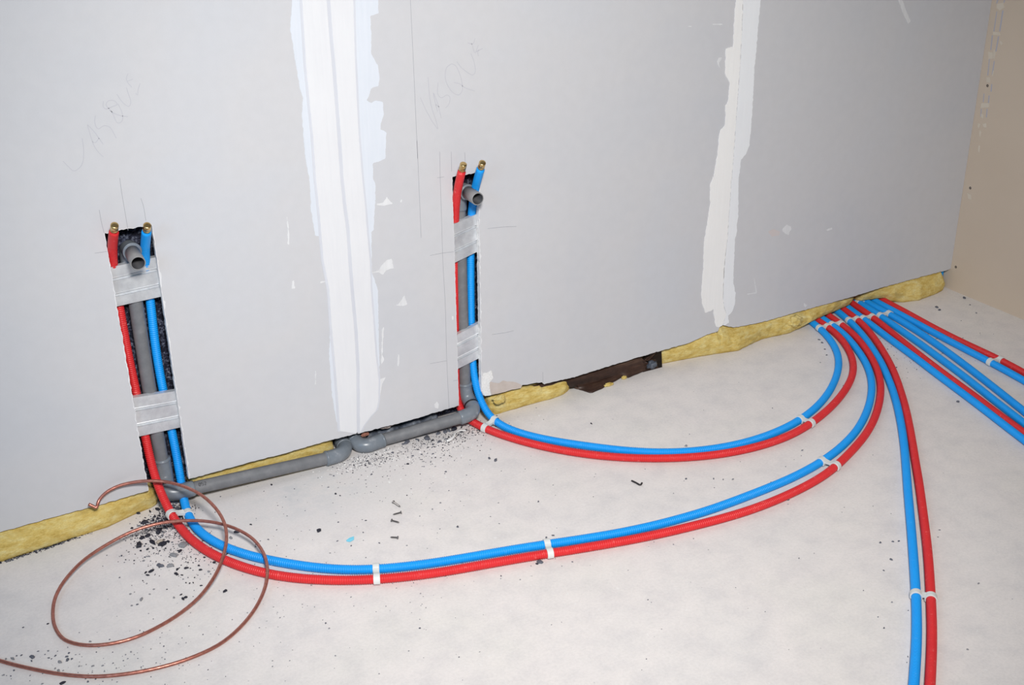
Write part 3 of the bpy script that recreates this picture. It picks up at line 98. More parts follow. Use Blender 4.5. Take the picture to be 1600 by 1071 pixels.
class NT:
    """thin wrapper around a material node tree"""
    def __init__(s, name, rough=0.7, metal=0.0, spec=0.5):
        s.m = bpy.data.materials.new(name); s.m.use_nodes = True
        s.t = s.m.node_tree; s.b = s.t.nodes['Principled BSDF']
        s.b.inputs['Roughness'].default_value = rough
        s.b.inputs['Metallic'].default_value = metal
        s.b.inputs['Specular IOR Level'].default_value = spec
        s.co = s.t.nodes.new('ShaderNodeTexCoord')
    def link(s, a, b): s.t.links.new(a, b)
    def noise(s, scale, detail=3, rough=0.55, stretch=None):
        n = s.t.nodes.new('ShaderNodeTexNoise'); n.inputs['Scale'].default_value = scale
        n.inputs['Detail'].default_value = detail; n.inputs['Roughness'].default_value = rough
        src = s.co.outputs['Object']
        if stretch:
            mp = s.t.nodes.new('ShaderNodeMapping'); mp.inputs['Scale'].default_value = stretch
            s.link(src, mp.inputs['Vector']); src = mp.outputs[0]
        s.link(src, n.inputs['Vector']); return n.outputs[0]
    def ramp(s, val, stops):
        r = s.t.nodes.new('ShaderNodeValToRGB'); e = r.color_ramp.elements
        while len(e) < len(stops): e.new(0.5)
        for k, (p, c) in enumerate(stops):
            e[k].position = p; e[k].color = c if len(c) == 4 else (*c, 1)
        s.link(val, r.inputs[0]); return r.outputs[0]
    def mix(s, fac, a, b, mode='MIX'):
        n = s.t.nodes.new('ShaderNodeMix'); n.data_type = 'RGBA'; n.blend_type = mode
        for sock, v in ((n.inputs[0], fac), (n.inputs[6], a), (n.inputs[7], b)):
            if hasattr(v, 'links'): s.link(v, sock)
            else: sock.default_value = v
        return n.outputs[2]
    def math(s, op, a, b=0.0):
        n = s.t.nodes.new('ShaderNodeMath'); n.operation = op
        for sock, v in ((n.inputs[0], a), (n.inputs[1], b)):
            if hasattr(v, 'links'): s.link(v, sock)
            else: sock.default_value = v
        return n.outputs[0]
    def blob(s, centre, radii):
        """0..1 falloff around a spot: 1 at centre"""
        v = s.t.nodes.new('ShaderNodeVectorMath'); v.operation = 'SUBTRACT'
        s.link(s.co.outputs['Object'], v.inputs[0]); v.inputs[1].default_value = centre
        w = s.t.nodes.new('ShaderNodeVectorMath'); w.operation = 'DIVIDE'
        s.link(v.outputs[0], w.inputs[0]); w.inputs[1].default_value = radii
        l = s.t.nodes.new('ShaderNodeVectorMath'); l.operation = 'LENGTH'; s.link(w.outputs[0], l.inputs[0])
        n = s.t.nodes.new('ShaderNodeMapRange'); s.link(l.outputs['Value'], n.inputs[0])
        n.inputs[1].default_value = 1.0; n.inputs[2].default_value = 0.0
        return n.outputs[0]
    def color(s, c):
        if hasattr(c, 'links'): s.link(c, s.b.inputs['Base Color'])
        else: s.b.inputs['Base Color'].default_value = c
        return s
    def bump(s, val, strength, dist=0.001):
        n = s.t.nodes.new('ShaderNodeBump'); n.inputs['Strength'].default_value = strength
        n.inputs['Distance'].default_value = dist; s.link(val, n.inputs['Height'])
        s.link(n.outputs[0], s.b.inputs['Normal']); return s

def tag(o, label=None, cat=None, group=None, kind=None):
    if label: o['label'] = label
    if cat: o['category'] = cat
    if group: o['group'] = group
    if kind: o['kind'] = kind
    return o

def link_mesh(name, verts, faces, mat, parent=None, smooth=False, midx=None):
    me = bpy.data.meshes.new(name)
    me.from_pydata([tuple(v) for v in verts], [], faces)
    for m in (mat if isinstance(mat, (list, tuple)) else [mat]): me.materials.append(m)
    if midx: me.polygons.foreach_set('material_index', midx)
    if smooth: me.polygons.foreach_set('use_smooth', [True] * len(me.polygons))
    me.update()
    o = bpy.data.objects.new(name, me); col.objects.link(o)
    if parent is not None: o.parent = parent; o.matrix_parent_inverse = Matrix.Translation(-parent.location)
    return o

def empty(name, loc):
    o = bpy.data.objects.new(name, None); o.empty_display_size = 0.02
    o.location = loc; col.objects.link(o); return o

def recalc(o):
    bm = bmesh.new(); bm.from_mesh(o.data); bmesh.ops.recalc_face_normals(bm, faces=bm.faces)
    bm.to_mesh(o.data); bm.free(); return o

class MB:
    def __init__(s): s.v = []; s.f = []; s.mi = []
    def add(s, v, f, mi=0):
        n = len(s.v); s.v += [Vector(p) for p in v]; s.f += [tuple(i + n for i in q) for q in f]; s.mi += [mi] * len(f)
    def box(s, lo, hi, mi=0):
        x0, y0, z0 = lo; x1, y1, z1 = hi
        s.add([(x0,y0,z0),(x1,y0,z0),(x1,y1,z0),(x0,y1,z0),(x0,y0,z1),(x1,y0,z1),(x1,y1,z1),(x0,y1,z1)],
              [(3,2,1,0),(4,5,6,7),(0,1,5,4),(1,2,6,5),(2,3,7,6),(3,0,4,7)], mi)
    def build(s, name, mat, parent=None, smooth=False):
        return link_mesh(name, s.v, s.f, mat, parent, smooth, s.mi if isinstance(mat, (list, tuple)) else None)

def catmull(pts, step):
    """centripetal spline through pts, resampled evenly"""
    P = [Vector(p) for p in pts]; P = [2 * P[0] - P[1]] + P + [2 * P[-1] - P[-2]]
    out = []
    for i in range(1, len(P) - 2):
        p0, p1, p2, p3 = P[i-1:i+3]
        t0 = 0.0; t1 = t0 + max((p1-p0).length, 1e-6) ** .5; t2 = t1 + max((p2-p1).length, 1e-6) ** .5; t3 = t2 + max((p3-p2).length, 1e-6) ** .5
        for k in range(12):
            t = t1 + (t2 - t1) * k / 12
            A1 = p0*((t1-t)/(t1-t0)) + p1*((t-t0)/(t1-t0)); A2 = p1*((t2-t)/(t2-t1)) + p2*((t-t1)/(t2-t1)); A3 = p2*((t3-t)/(t3-t2)) + p3*((t-t2)/(t3-t2))
            B1 = A1*((t2-t)/(t2-t0)) + A2*((t-t0)/(t2-t0)); B2 = A2*((t3-t)/(t3-t1)) + A3*((t-t1)/(t3-t1))
            out.append(B1*((t2-t)/(t2-t1)) + B2*((t-t1)/(t2-t1)))
    out.append(P[-2])
    return resample(out, step)

def resample(pts, step):
    d = [0.0]
    for a, b in zip(pts, pts[1:]): d.append(d[-1] + (b - a).length)
    n = max(2, int(round(d[-1] / step))); res = []; j = 0
    for k in range(n + 1):
        s = d[-1] * k / n
        while j < len(d) - 2 and d[j+1] < s: j += 1
        u = (s - d[j]) / max(d[j+1] - d[j], 1e-9)
        res.append(pts[j].lerp(pts[j+1], min(max(u, 0), 1)))
    return res

def frames(pts):
    """parallel-transport frames: list of (tangent, normal, binormal)"""
    T = [((pts[min(i+1, len(pts)-1)] - pts[max(i-1, 0)]).normalized()) for i in range(len(pts))]
    n = T[0].cross(Vector((0, 0, 1)))
    if n.length < .1: n = T[0].cross(Vector((0, 1, 0)))
    n.normalize(); out = []
    for t in T:
        n = (n - t * n.dot(t)).normalized(); out.append((t, n, t.cross(n)))
    return out

def sweep(mb, pts, radii, segs=16, cap=True, shape=None, mi=0):
    """tube with a radius per point; shape(i, angle) multiplies it"""
    fr = frames(pts); v = []; f = []
    for i, (p, (t, n, b)) in enumerate(zip(pts, fr)):
        for k in range(segs):
            a = 2 * math.pi * k / segs; r = radii[i] * (shape(i, a) if shape else 1.0)
            v.append(p + n * (math.cos(a) * r) + b * (math.sin(a) * r))
    for i in range(len(pts) - 1):
        for k in range(segs):
            a = i * segs + k; c = i * segs + (k + 1) % segs
            f.append((a, c, c + segs, a + segs))
    if cap:
        f.append(tuple(range(segs - 1, -1, -1))); f.append(tuple(range((len(pts)-1)*segs, len(pts)*segs)))
    mb.add(v, f, mi)

def lathe(mb, base, axis, prof, segs=20, mi=0):
    """prof: (distance along axis, radius)"""
    axis = Vector(axis).normalized(); pts = []; rad = []
    n = axis.cross(Vector((0, 0, 1)))
    if n.length < .1: n = axis.cross(Vector((1, 0, 0)))
    n.normalize(); b = axis.cross(n); v = []; f = []
    for d, r in prof:
        for k in range(segs):
            a = 2*math.pi*k/segs; v.append(Vector(base) + axis*d + n*(math.cos(a)*r) + b*(math.sin(a)*r))
    for i in range(len(prof)-1):
        for k in range(segs):
            a = i*segs+k; c = i*segs+(k+1) % segs; f.append((a, c, c+segs, a+segs))
    f.append(tuple(range(segs-1, -1, -1))); f.append(tuple(range((len(prof)-1)*segs, len(prof)*segs)))
    mb.add(v, f, mi)

def rough_line(pts, step, amp, seed=0.0, freq=90.0):
    """2-D polyline resampled with ragged sideways noise; ends kept"""
    P = resample([Vector((p[0], p[1], 0)) for p in pts], step); out = []
    for i, p in enumerate(P):
        t = (P[min(i+1, len(P)-1)] - P[max(i-1, 0)]).normalized(); n = Vector((-t.y, t.x, 0))
        a = noise.noise(Vector((p.x*freq, p.y*freq, seed)))*amp + noise.noise(Vector((p.x*freq*3, p.y*freq*3, seed+5)))*amp*.6
        if i in (0, len(P)-1): a = 0
        q = p + n*a; out.append((q.x, q.y))
    return out

def slab_xz(mb, poly, y0, y1, mi_front=0, mi_side=0, back=True):
    """polygon in the wall plane (x, z), front at y0, back at y1 (> y0)"""
    area2 = sum(a[0]*b[1]-b[0]*a[1] for a, b in zip(poly, poly[1:]+poly[:1]))
    if area2 < 0: poly = poly[::-1]
    n = len(poly); base = len(mb.v)
    mb.v += [Vector((x, y0, z)) for x, z in poly] + [Vector((x, y1, z)) for x, z in poly]
    mb.f.append(tuple(base+i for i in range(n))); mb.mi.append(mi_front)
    if back: mb.f.append(tuple(base+n+i for i in range(n-1, -1, -1))); mb.mi.append(mi_front)
    for i in range(n):
        j = (i+1) % n; mb.f.append((base+j, base+i, base+n+i, base+n+j)); mb.mi.append(mi_side)

def triangulate(o):
    bm = bmesh.new(); bm.from_mesh(o.data)
    bmesh.ops.triangulate(bm, faces=[f for f in bm.faces if len(f.verts) > 4]); bm.to_mesh(o.data); bm.free(); return o

# ------------------------------------------------------------------ materials
m = NT('plasterboard_paper', .85, spec=.25)
n1 = m.noise(2.2, 4); n2 = m.noise(420, 2, .6, (1, 1, 2.6)); n3 = m.noise(35, 3)
c = m.ramp(n1, [(.32, (.548, .551, .578)), (.52, (.572, .566, .582)), (.70, (.558, .563, .592))])
c = m.mix(.5, c, m.ramp(n2, [(.3, (.93, .93, .93)), (.7, (1.0, 1.0, 1.0))]), 'MULTIPLY')
c = m.mix(.35, c, m.ramp(n3, [(.35, (.94, .94, .94)), (.65, (1, 1, 1))]), 'MULTIPLY')
PAPER = m.color(c).bump(n2, .12, .0006).m
m = NT('gypsum_core', .95, spec=.1); n = m.noise(260, 3)
GYPSUM = m.color(m.ramp(n, [(.3, (.70, .69, .68)), (.7, (.86, .85, .84))])).bump(n, .7, .002).m
def compound(name, c0, c1):
    m = NT(name, .8, spec=.25); n = m.noise(30, 4, .6, (4, 1, .25)); f = m.noise(9, 3)
    return m.color(m.mix(.5, m.ramp(n, [(.3, c0), (.7, c1)]), m.ramp(f, [(.3, c0), (.7, c1)]))).bump(n, .25, .0012).m
COMP = compound('joint_compound_white', (.675, .675, .698), (.72, .72, .738))
COMP_BLUE = compound('joint_compound_thin', (.615, .650, .710), (.675, .70, .755))
COMP_COOL = compound('joint_compound_cool', (.755, .765, .79), (.80, .81, .83))
COMP_WARM = compound('joint_compound_cream', (.80, .79, .78), (.85, .84, .83))
TAPE = compound('paper_tape_edge', (.56, .57, .62), (.62, .63, .675))
SMEAR = compound('compound_smear', (.60, .60, .615), (.75, .75, .76))
PINK = compound('pinkish_stain', (.60, .53, .51), (.58, .54, .54))
m = NT('torn_brown_paper', .9); n = m.noise(45, 4)
BROWNPAPER = m.color(m.ramp(n, [(.3, (.50, .43, .39)), (.7, (.58, .51, .47))])).m
PENCIL = NT('pencil_line', .6).color((.33, .33, .36, 1)).m
PENCIL_FAINT = NT('pencil_faint', .6).color((.475, .47, .505, 1)).m
m = NT('grey_brown_board', .85, spec=.2); n1 = m.noise(3, 4); n2 = m.noise(420, 2, .6)
c = m.ramp(n1, [(.3, (.555, .462, .368)), (.7, (.585, .49, .395))])
c = m.mix(.5, c, m.ramp(n2, [(.3, (.92, .92, .92)), (.7, (1, 1, 1))]), 'MULTIPLY')
RBOARD = m.color(c).bump(n2, .1, .0006).m
PUTTY = compound('putty_yellow', (.57, .50, .41), (.64, .575, .485))
BLUEMARK = NT('board_stamp', .8).color((.40, .40, .47, 1)).m

# concrete slab: pale screed, dusty patches, specks
m = NT('concrete_screed', .78, spec=.3)
n1 = m.noise(1.6, 5); n2 = m.noise(14, 6, .65); n3 = m.noise(160, 3, .7); n4 = m.noise(75, 2, .5); n5 = m.noise(30, 2)
c = m.ramp(n1, [(.3, (.735, .705, .695)), (.5, (.765, .720, .705)), (.72, (.735, .71, .675))])
c = m.mix(.9, c, m.ramp(n2, [(.32, (.89, .89, .90)), (.52, (.985, .98, .975)), (.68, (1.03, 1.02, 1.01))]), 'MULTIPLY')
c = m.mix(.8, c, m.ramp(n3, [(.25, (.88, .88, .88)), (.6, (1, 1, 1))]), 'MULTIPLY')
dust = m.math('MULTIPLY', m.blob((-2.38, -.10, 0), (.36, .24, 1)), m.ramp(n2, [(.35, (0, 0, 0)), (.6, (1, 1, 1))]))
c = m.mix(m.math('MULTIPLY', dust, .75), c, (.50, .51, .53, 1))
white = m.math('MULTIPLY', m.ramp(n4, [(.70, (0, 0, 0)), (.74, (1, 1, 1))]), m.math('ADD', m.math('MULTIPLY', m.blob((-1.96, -.12, 0), (.40, .26, 1)), 1.8), .30))
c = m.mix(white, c, (.84, .83, .82, 1))
spk = m.math('MULTIPLY', m.ramp(n4, [(.22, (1, 1, 1)), (.26, (0, 0, 0))]), m.ramp(n5, [(.5, (0, 0, 0)), (.6, (1, 1, 1))]))
c = m.mix(m.math('MULTIPLY', spk, .6), c, (.33, .32, .34, 1))
FLOOR = m.color(c).bump(m.mix(.4, n2, n3), .22, .003).m

def plastic(name, base, dark, scuff, amount):
    m = NT(name, .46, spec=.35)
    n1 = m.noise(90, 4, .7); n2 = m.noise(22, 3)
    c = m.mix(m.math('MULTIPLY', m.ramp(n1, [(.60, (0, 0, 0)), (.72, (1, 1, 1))]), amount), base, scuff)
    c = m.mix(m.math('MULTIPLY', m.ramp(n2, [(.4, (0, 0, 0)), (.7, (1, 1, 1))]), .35), c, dark)
    return m.color(c).m
BLUE = plastic('blue_sleeve_plastic', (.006, .325, .86, 1), (.004, .275, .80, 1), (.20, .52, .88, 1), .18)
REDM = plastic('red_sleeve_plastic', (.66, .026, .030, 1), (.56, .016, .020, 1), (.88, .27, .24, 1), .45)
m = NT('pvc_grey_pipe', .5, spec=.4); n = m.noise(40, 4, .6)
PVC = m.color(m.ramp(n, [(.3, (.140, .144, .155)), (.55, (.170, .173, .183)), (.75, (.215, .215, .222))])).bump(n, .08, .001).m
m = NT('pvc_blue_grey_fitting', .32, spec=.5); n = m.noise(35, 4, .6)
FIT = m.color(m.ramp(n, [(.3, (.150, .175, .205)), (.6, (.19, .212, .24)), (.78, (.33, .345, .37))])).bump(n, .06, .001).m
m = NT('pvc_pale_stub', .5, spec=.4); n = m.noise(40, 4, .6)
PVC_PALE = m.color(m.ramp(n, [(.3, (.215, .213, .215)), (.6, (.26, .257, .257)), (.78, (.31, .305, .30))])).bump(n, .08, .001).m
PVC_IN_SHADE = NT('pvc_bore_shade', .6).color((.025, .025, .03, 1)).m  # shade inside the open grey stubs, painted in as a near-black bore colour
RUBBER = NT('black_rubber', .45).color((.012, .012, .014, 1)).m
m = NT('galvanised_steel', .34, .60); n = m.noise(30, 5, .65); n2 = m.noise(9, 2)
c = m.ramp(n, [(.3, (.56, .57, .60)), (.55, (.70, .72, .745)), (.75, (.80, .82, .84))])
GALV = m.color(c).m
m.link(m.ramp(n2, [(.3, (.32, .32, .32)), (.7, (.5, .5, .5))]), m.b.inputs['Roughness'])
m = NT('brass', .28, 1.0); n = m.noise(60, 3)
BRASS = m.color(m.ramp(n, [(.3, (.58, .38, .14)), (.7, (.74, .55, .26))])).m
COPPER_END = NT('copper_core', .35, 1.0).color((.62, .36, .20, 1)).m
m = NT('bare_copper', .36, .75); n = m.noise(120, 3)
COPPER = m.color(m.ramp(n, [(.3, (.36, .135, .105)), (.7, (.52, .21, .16))])).m
m = NT('clip_plastic', .42, spec=.5)
m.b.inputs['Subsurface Weight'].default_value = .0
CLIP = m.color((.66, .67, .655, 1)).m
m = NT('glass_wool', .95, spec=.1)
n1 = m.noise(26, 6, .7, (1, 1.5, 3)); n2 = m.noise(150, 4, .75, (1, 2, 4)); n3 = m.noise(11, 4, .6, (1, 1, 2))
c = m.ramp(n1, [(.28, (.52, .35, .085)), (.44, (.72, .53, .165)), (.58, (.80, .65, .27)), (.74, (.86, .78, .46))])
c = m.mix(.7, c, m.ramp(n2, [(.3, (.72, .68, .58)), (.6, (1.05, 1.05, 1.05))]), 'MULTIPLY')
c = m.mix(m.math('MULTIPLY', m.ramp(n3, [(.60, (0, 0, 0)), (.74, (1, 1, 1))]), .6), c, (.36, .29, .13, 1))
WOOL = m.color(c).bump(m.mix(.5, n1, n2), .9, .006).m
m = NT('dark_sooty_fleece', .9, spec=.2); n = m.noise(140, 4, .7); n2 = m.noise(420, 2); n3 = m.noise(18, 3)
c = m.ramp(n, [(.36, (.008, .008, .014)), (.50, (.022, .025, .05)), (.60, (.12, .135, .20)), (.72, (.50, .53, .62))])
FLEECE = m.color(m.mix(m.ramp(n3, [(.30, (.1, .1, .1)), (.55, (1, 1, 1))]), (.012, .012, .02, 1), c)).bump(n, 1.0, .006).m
m = NT('dark_brown_board', .5, spec=.4); n = m.noise(14, 5, .65, (.3, 2, 3)); n2 = m.noise(60, 4)
BROWN = m.color(m.mix(.5, m.ramp(n, [(.3, (.022, .011, .008)), (.55, (.050, .024, .016)), (.75, (.15, .095, .062))]), m.ramp(n2, [(.3, (.5, .5, .5)), (.7, (1.2, 1.2, 1.2))]), 'MULTIPLY')).bump(n, .6, .004).m
CRUMB = NT('bitumen_black', .7).color((.013, .014, .026, 1)).m
CRUMB_MID = NT('slate_crumb', .8).color((.10, .105, .13, 1)).m
CRUMB_PALE = NT('grey_mortar_crumb', .9).color((.235, .235, .25, 1)).m
m = NT('slate_membrane', .55, spec=.4); n = m.noise(60, 4, .7)
SLATE = m.color(m.ramp(n, [(.3, (.030, .036, .050)), (.55, (.075, .088, .115)), (.75, (.20, .22, .26))])).m
CHALK = NT('plaster_chalk', .95).color((.78, .77, .76, 1)).m
CRUMB_WARM = NT('pink_mortar', .9).color((.50, .41, .37, 1)).m
BRICK = NT('brick_chip_red', .9).color((.27, .11, .075, 1)).m
STEEL = NT('dull_screw_steel', .4, .7).color((.20, .19, .19, 1)).m
BLACKPL = NT('black_plastic', .45).color((.02, .018, .02, 1)).m
CYAN = NT('pale_blue_film', .3).color((.18, .62, .80, 1)).m
STONE = NT('beige_stone', .9).color((.42, .36, .30, 1)).m
WHITEPL = NT('white_thread', .6).color((.78, .77, .76, 1)).m
INK = NT('black_print', .6).color((.05, .05, .055, 1)).m
SCREWBLK = NT('black_phosphate', .5).color((.02, .018, .02, 1)).m

# ------------------------------------------------------------------ room shell
D = DATA
fl = MB(); fl.box((-5.6, -4.2, -.12), (.15, .35, 0.0))
tag(fl.build('floor', FLOOR), 'pale dusty concrete floor strewn with crumbs and pipes', 'floor', kind='structure')

wall = MB(); TOP = 2.5; TH = .013
def board(poly): slab_xz(wall, poly, 0.0, TH, 0, 1)
def rl(pts, seed, amp=.0016): return rough_line(pts, .005, amp, seed)
SL = (-2.722, -2.621, .713); SR = (-1.880, -1.8075, .701)   # slots: left x, right x, top z
slotL = rl([D['BOT_L'][-1], (SL[0], SL[2])], 1, .0022) + rl([(SL[0], SL[2]), (SL[1], SL[2])], 2, .003) + rl([(SL[1], SL[2]), D['BOT_M'][0]], 3, .0012)
slotR = rl([D['BOT_M2'][-1], (SR[0], SR[2])], 4, .0012) + rl([(SR[0], SR[2]), (SR[1], SR[2])], 5, .003) + rl([(SR[1], SR[2]), D['BOT_R'][0]], 6, .0012)
board([(-4.6, .06), (-3.385, .06), (-3.385, TOP), (-4.6, TOP)])
board([(-3.383, .0605)] + rl(D['BOT_L'], 7) + slotL[1:-1] + rl(D['BOT_M'], 8) + [(-2.1806, TOP), (-3.383, TOP)])
board(rl(D['BOT_M2'], 9) + slotR[1:-1] + rl(D['BOT_R'], 10) + [(-.9953, TOP), (-2.1771, TOP)])
board(rl(D['BOT_R2'][:-1] + [[-.0005, D['BOT_R2'][-1][1]]], 11) + [(-.0005, TOP), (-.9889, TOP)])
wall_o = tag(triangulate(wall.build('wall_back', [PAPER, GYPSUM])), 'grey plasterboard partition with two cut slots and filled joints', 'wall', kind='structure')

def wall_part(name, polys, y0, mat, step=.006, amp=.0008, parent=wall_o, y1=None):
    mb = MB()
    for k, p in enumerate(polys):
        if amp: p = rough_line(list(p) + [p[0]], step, amp, k*3.1)[:-1]
        slab_xz(mb, [tuple(q) for q in p], y0, -.00002 if y1 is None else y1)
    return triangulate(mb.build(name, mat, parent))
def band(left, rightl): return [tuple(p) for p in left] + [tuple(p) for p in rightl][::-1]
def shift(l, dx): return [(x+dx, z) for x, z in l]
J1 = D['J1']; J2 = D['J2']
def extend(l): return [(l[0][0], TOP)] + l     # carry the joint up to the top of the board
for J in (J1, J2):
    for k in J: J[k] = extend(J[k])
wall_part('thin_compound_coat', [band(J1['lo'], shift(J1['lm'], .006)), band(shift(J1['rm'], -.008), J1['ro'])], -.0005, COMP_BLUE, .003, .0016)
wall_part('joint_tape', [band(shift(J1['lm'], -.006), shift(J1['rm'], .005))], -.0008, TAPE, amp=0)
wall_part('joint_compound', [band(J1['lm'], shift(J1['c'], -.005))], -.0017, COMP, amp=.0006)
wall_part('joint_compound', [band(shift(J1['c'], .004), J1['rm'])], -.0013, COMP, amp=.0006)
wall_part('joint_compound', [band(J2['l'], shift(J2['c'], -.001))], -.0014, COMP_WARM, step=.003, amp=.0018)
wall_part('thin_compound_coat', [band(shift(J2['c'], .001), J2['r'])], -.0007, COMP_COOL, step=.003, amp=.0018)
wall_part('compound_smear', D['SMEAR'], -.0005, SMEAR, .0018, .0016)
wall_part('torn_paper_patch', D['TORNB'], -.0003, BROWNPAPER, .003, .0008)
wall_part('torn_gypsum_edge', D['TORNW'], -.0010, GYPSUM, .003, .0008)
wall_part('pink_stain', D['PINK'], -.0003, PINK, .003, .0008)
# white chalky fringe where the saw broke the paper along the slots and the bottom edge
def fringe(edge, side, w, seed):
    out = []
    E = [Vector((p[0], p[1], 0)) for p in edge]
    for i, p in enumerate(E):
        t = (E[min(i+1, len(E)-1)] - E[max(i-1, 0)]).normalized(); n = Vector((-t.y, t.x, 0))*side
        k = noise.noise(Vector((p.x*60, p.y*60, seed)))+noise.noise(Vector((p.x*230, p.y*230, seed)))*.7
        q = p + n*max(.0006, w*(.55+k)); out.append((q.x, q.y))
    return [tuple(p) for p in edge] + out[::-1]
nL = len(rl([D['BOT_L'][-1], (SL[0], SL[2])], 1)); nT = len(rl([(SL[0], SL[2]), (SL[1], SL[2])], 2))
mL = len(rl([D['BOT_M2'][-1], (SR[0], SR[2])], 4)); mT = len(rl([(SR[0], SR[2]), (SR[1], SR[2])], 5))
fr = [fringe(slotL[:nL], 1, .0030, 1), fringe(slotL[nL:nL+nT], 1, .002, 2), fringe(slotL[nL+nT:], 1, .0042, 3),
      fringe(slotR[:mL], 1, .0012, 4), fringe(slotR[mL:mL+mT], 1, .0022, 5), fringe(slotR[mL+mT:], 1, .0040, 6)]
wall_part('torn_paper_edge', fr, -.0003, SMEAR, amp=0)

def strokes(name, lines, w, mat, y=-.0002, parent=wall_o):
    mb = MB()
    for l in lines:
        pts = catmull([(x, 0, z) for x, z in l], .004) if len(l) > 2 else resample([Vector((x, 0, z)) for x, z in l], .01)
        L = []; Rr = []
        for i, p in enumerate(pts):
            t = (pts[min(i+1, len(pts)-1)] - pts[max(i-1, 0)]).normalized(); n = Vector((-t.z, 0, t.x))*(w/2)
            L.append(p+n); Rr.append(p-n)
        v = [Vector((q.x, y, q.z)) for q in L+Rr] + [Vector((q.x, 0.0, q.z)) for q in L+Rr]; k = len(L); f = []
        for i in range(k-1):
            f += [(i, i+1, k+i+1, k+i), (2*k+i, 2*k+i+1, i+1, i), (k+i, k+i+1, 3*k+i+1, 3*k+i)]
        mb.add(v, f)
    return recalc(mb.build(name, mat, parent))
strokes('pencil_line', D['PENCIL'], .0009, PENCIL)
for h in D['HAND']: strokes('pencil_writing', h, .0015, PENCIL_FAINT)

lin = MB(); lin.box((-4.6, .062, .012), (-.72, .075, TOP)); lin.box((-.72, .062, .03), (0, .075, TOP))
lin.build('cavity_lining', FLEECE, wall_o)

rwl = MB(); rwl.box((0, -4.2, 0), (.013, .35, TOP))
rw_o = tag(rwl.build('wall_right', RBOARD), 'beige grey board wall on the right side', 'wall', kind='structure')
def rpart(name, polys, mat, d=.0006):
    mb = MB()
    for p in polys:
        n = len(p); b0 = len(mb.v)
        mb.v += [Vector((-d, y, z)) for y, z in p] + [Vector((0, y, z)) for y, z in p]
        mb.f.append(tuple(b0+i for i in range(n))); mb.mi.append(0)
        for i in range(n): j = (i+1) % n; mb.f.append((b0+j, b0+i, b0+n+i, b0+n+j)); mb.mi.append(0)
    return recalc(triangulate(mb.build(name, mat, rw_o)))
rpart('edge_stamp', D['RWTAPE'], BLUEMARK, .0003)
rpart('putty_dab', D['RWPUTTY'], PUTTY, .0007)
for y, z in D['RWSCREW']:
    mb = MB(); lathe(mb, (.002, y, z), (-1, 0, 0), [(0, .0044), (.0022, .0044), (.0028, .0038), (.0028, .0022), (.0018, .0012)], 12); mb.build('screw_head', SCREWBLK, rw_o)

# ------------------------------------------------------------------ glass wool along the foot of the wall
def bottom_z(x):
    for key in ('BOT_L', 'BOT_M', 'BOT_M2', 'BOT_R', 'BOT_R2'):
        B = D[key]
        for a, b in zip(B, B[1:]):
            if a[0] <= x <= b[0]: return a[1] + (b[1]-a[1])*(x-a[0])/(b[0]-a[0])
    return .0605 if x < -3 else .066
def wool(path, label, seed, lump=1.0, hk=1.0, back_y=.058, topgap=.0, cap_taper=.02):
    P = resample([Vector(p) for p in path], .005); L = len(P); v = []; f = []; NS = 18
    for i, p in enumerate(P):
        top = max(p.z + .012, (bottom_z(p.x) - .0015)*hk - topgap)
        e = min(1.0, min(i, L-1-i)*.005/cap_taper); e = math.sqrt(max(e, .04))
        h = p.z + (top-p.z)*(.55+.45*e); y0 = p.y; ym = min(y0, .012)
        prof = []
        for k in range(NS):
            u = k/(NS-1)
            if u < .62:
                q = u/.62; z = p.z + (h-p.z)*q
                bulge = -math.sin(q*math.pi)*.006*lump
                y = y0 + (max(y0, .014)-y0)*q**2 + bulge
            else:
                q = (u-.62)/.38; y = max(y0, .014) + (back_y-max(y0, .014))*q; z = h
            nz = noise.fractal(Vector((p.x*34, z*60, y*60+seed)), .9, 2.1, 4)
            if u < .62: y -= nz*.0038*lump*e*math.sin(max(u/.62, .12)*math.pi)
            else: z += min(0, nz)*.003
            prof.append(Vector((p.x + noise.noise(Vector((y*80, z*80, seed)))*.006*(1-e), y + (1-e)*.012, z)))
        prof += [Vector((p.x, back_y, p.z))]
        v += prof
    n = NS+1
    for i in range(L-1):
        for k in range(n): a = i*n+k; c = i*n+(k+1) % n; f.append((a, a+n, c+n, c))
    f.append(tuple(range(n))); f.append(tuple(range((L-1)*n+n-1, (L-1)*n-1, -1)))
    o = recalc(link_mesh('insulation_strip', v, f, WOOL, None, True))
    return tag(o, label, 'insulation', 'glass wool strips under the plasterboard')
I = D['INS']
wool(I['a'], 'long yellow glass wool strip on the far left beside the copper wire end', 1)
wool(I['b'], 'thin yellow glass wool strip tucked behind the left grey waste pipe', 2, .5, .97)
wool(I['c'], 'short yellow glass wool strip just right of the right-hand slot', 3, 1, .97, topgap=.012)
wool(I['d'], 'long lumpy yellow glass wool strip below the second joint, ending over the pipe bundle', 4, 1.35, cap_taper=.04)
wool(I['e'], 'yellow glass wool strip in the far corner against the beige wall', 5, 1.2)
def tuft(c, r, label, seed):
    bm = bmesh.new(); bmesh.ops.create_icosphere(bm, subdivisions=4, radius=1)
    for q in bm.verts:
        k = 1 + .35*noise.fractal(q.co*1.6+Vector((seed, 0, 0)), .8, 2, 4)
        q.co = Vector((q.co.x*r[0]*k, q.co.y*r[1]*k, q.co.z*r[2]*k)) + Vector(c)
    me = bpy.data.meshes.new('insulation_tuft'); bm.to_mesh(me); bm.free(); me.materials.append(WOOL)
    me.polygons.foreach_set('use_smooth', [True]*len(me.polygons))
    o = bpy.data.objects.new('insulation_tuft', me); col.objects.link(o)
    return tag(o, label, 'insulation', 'loose glass wool tufts')
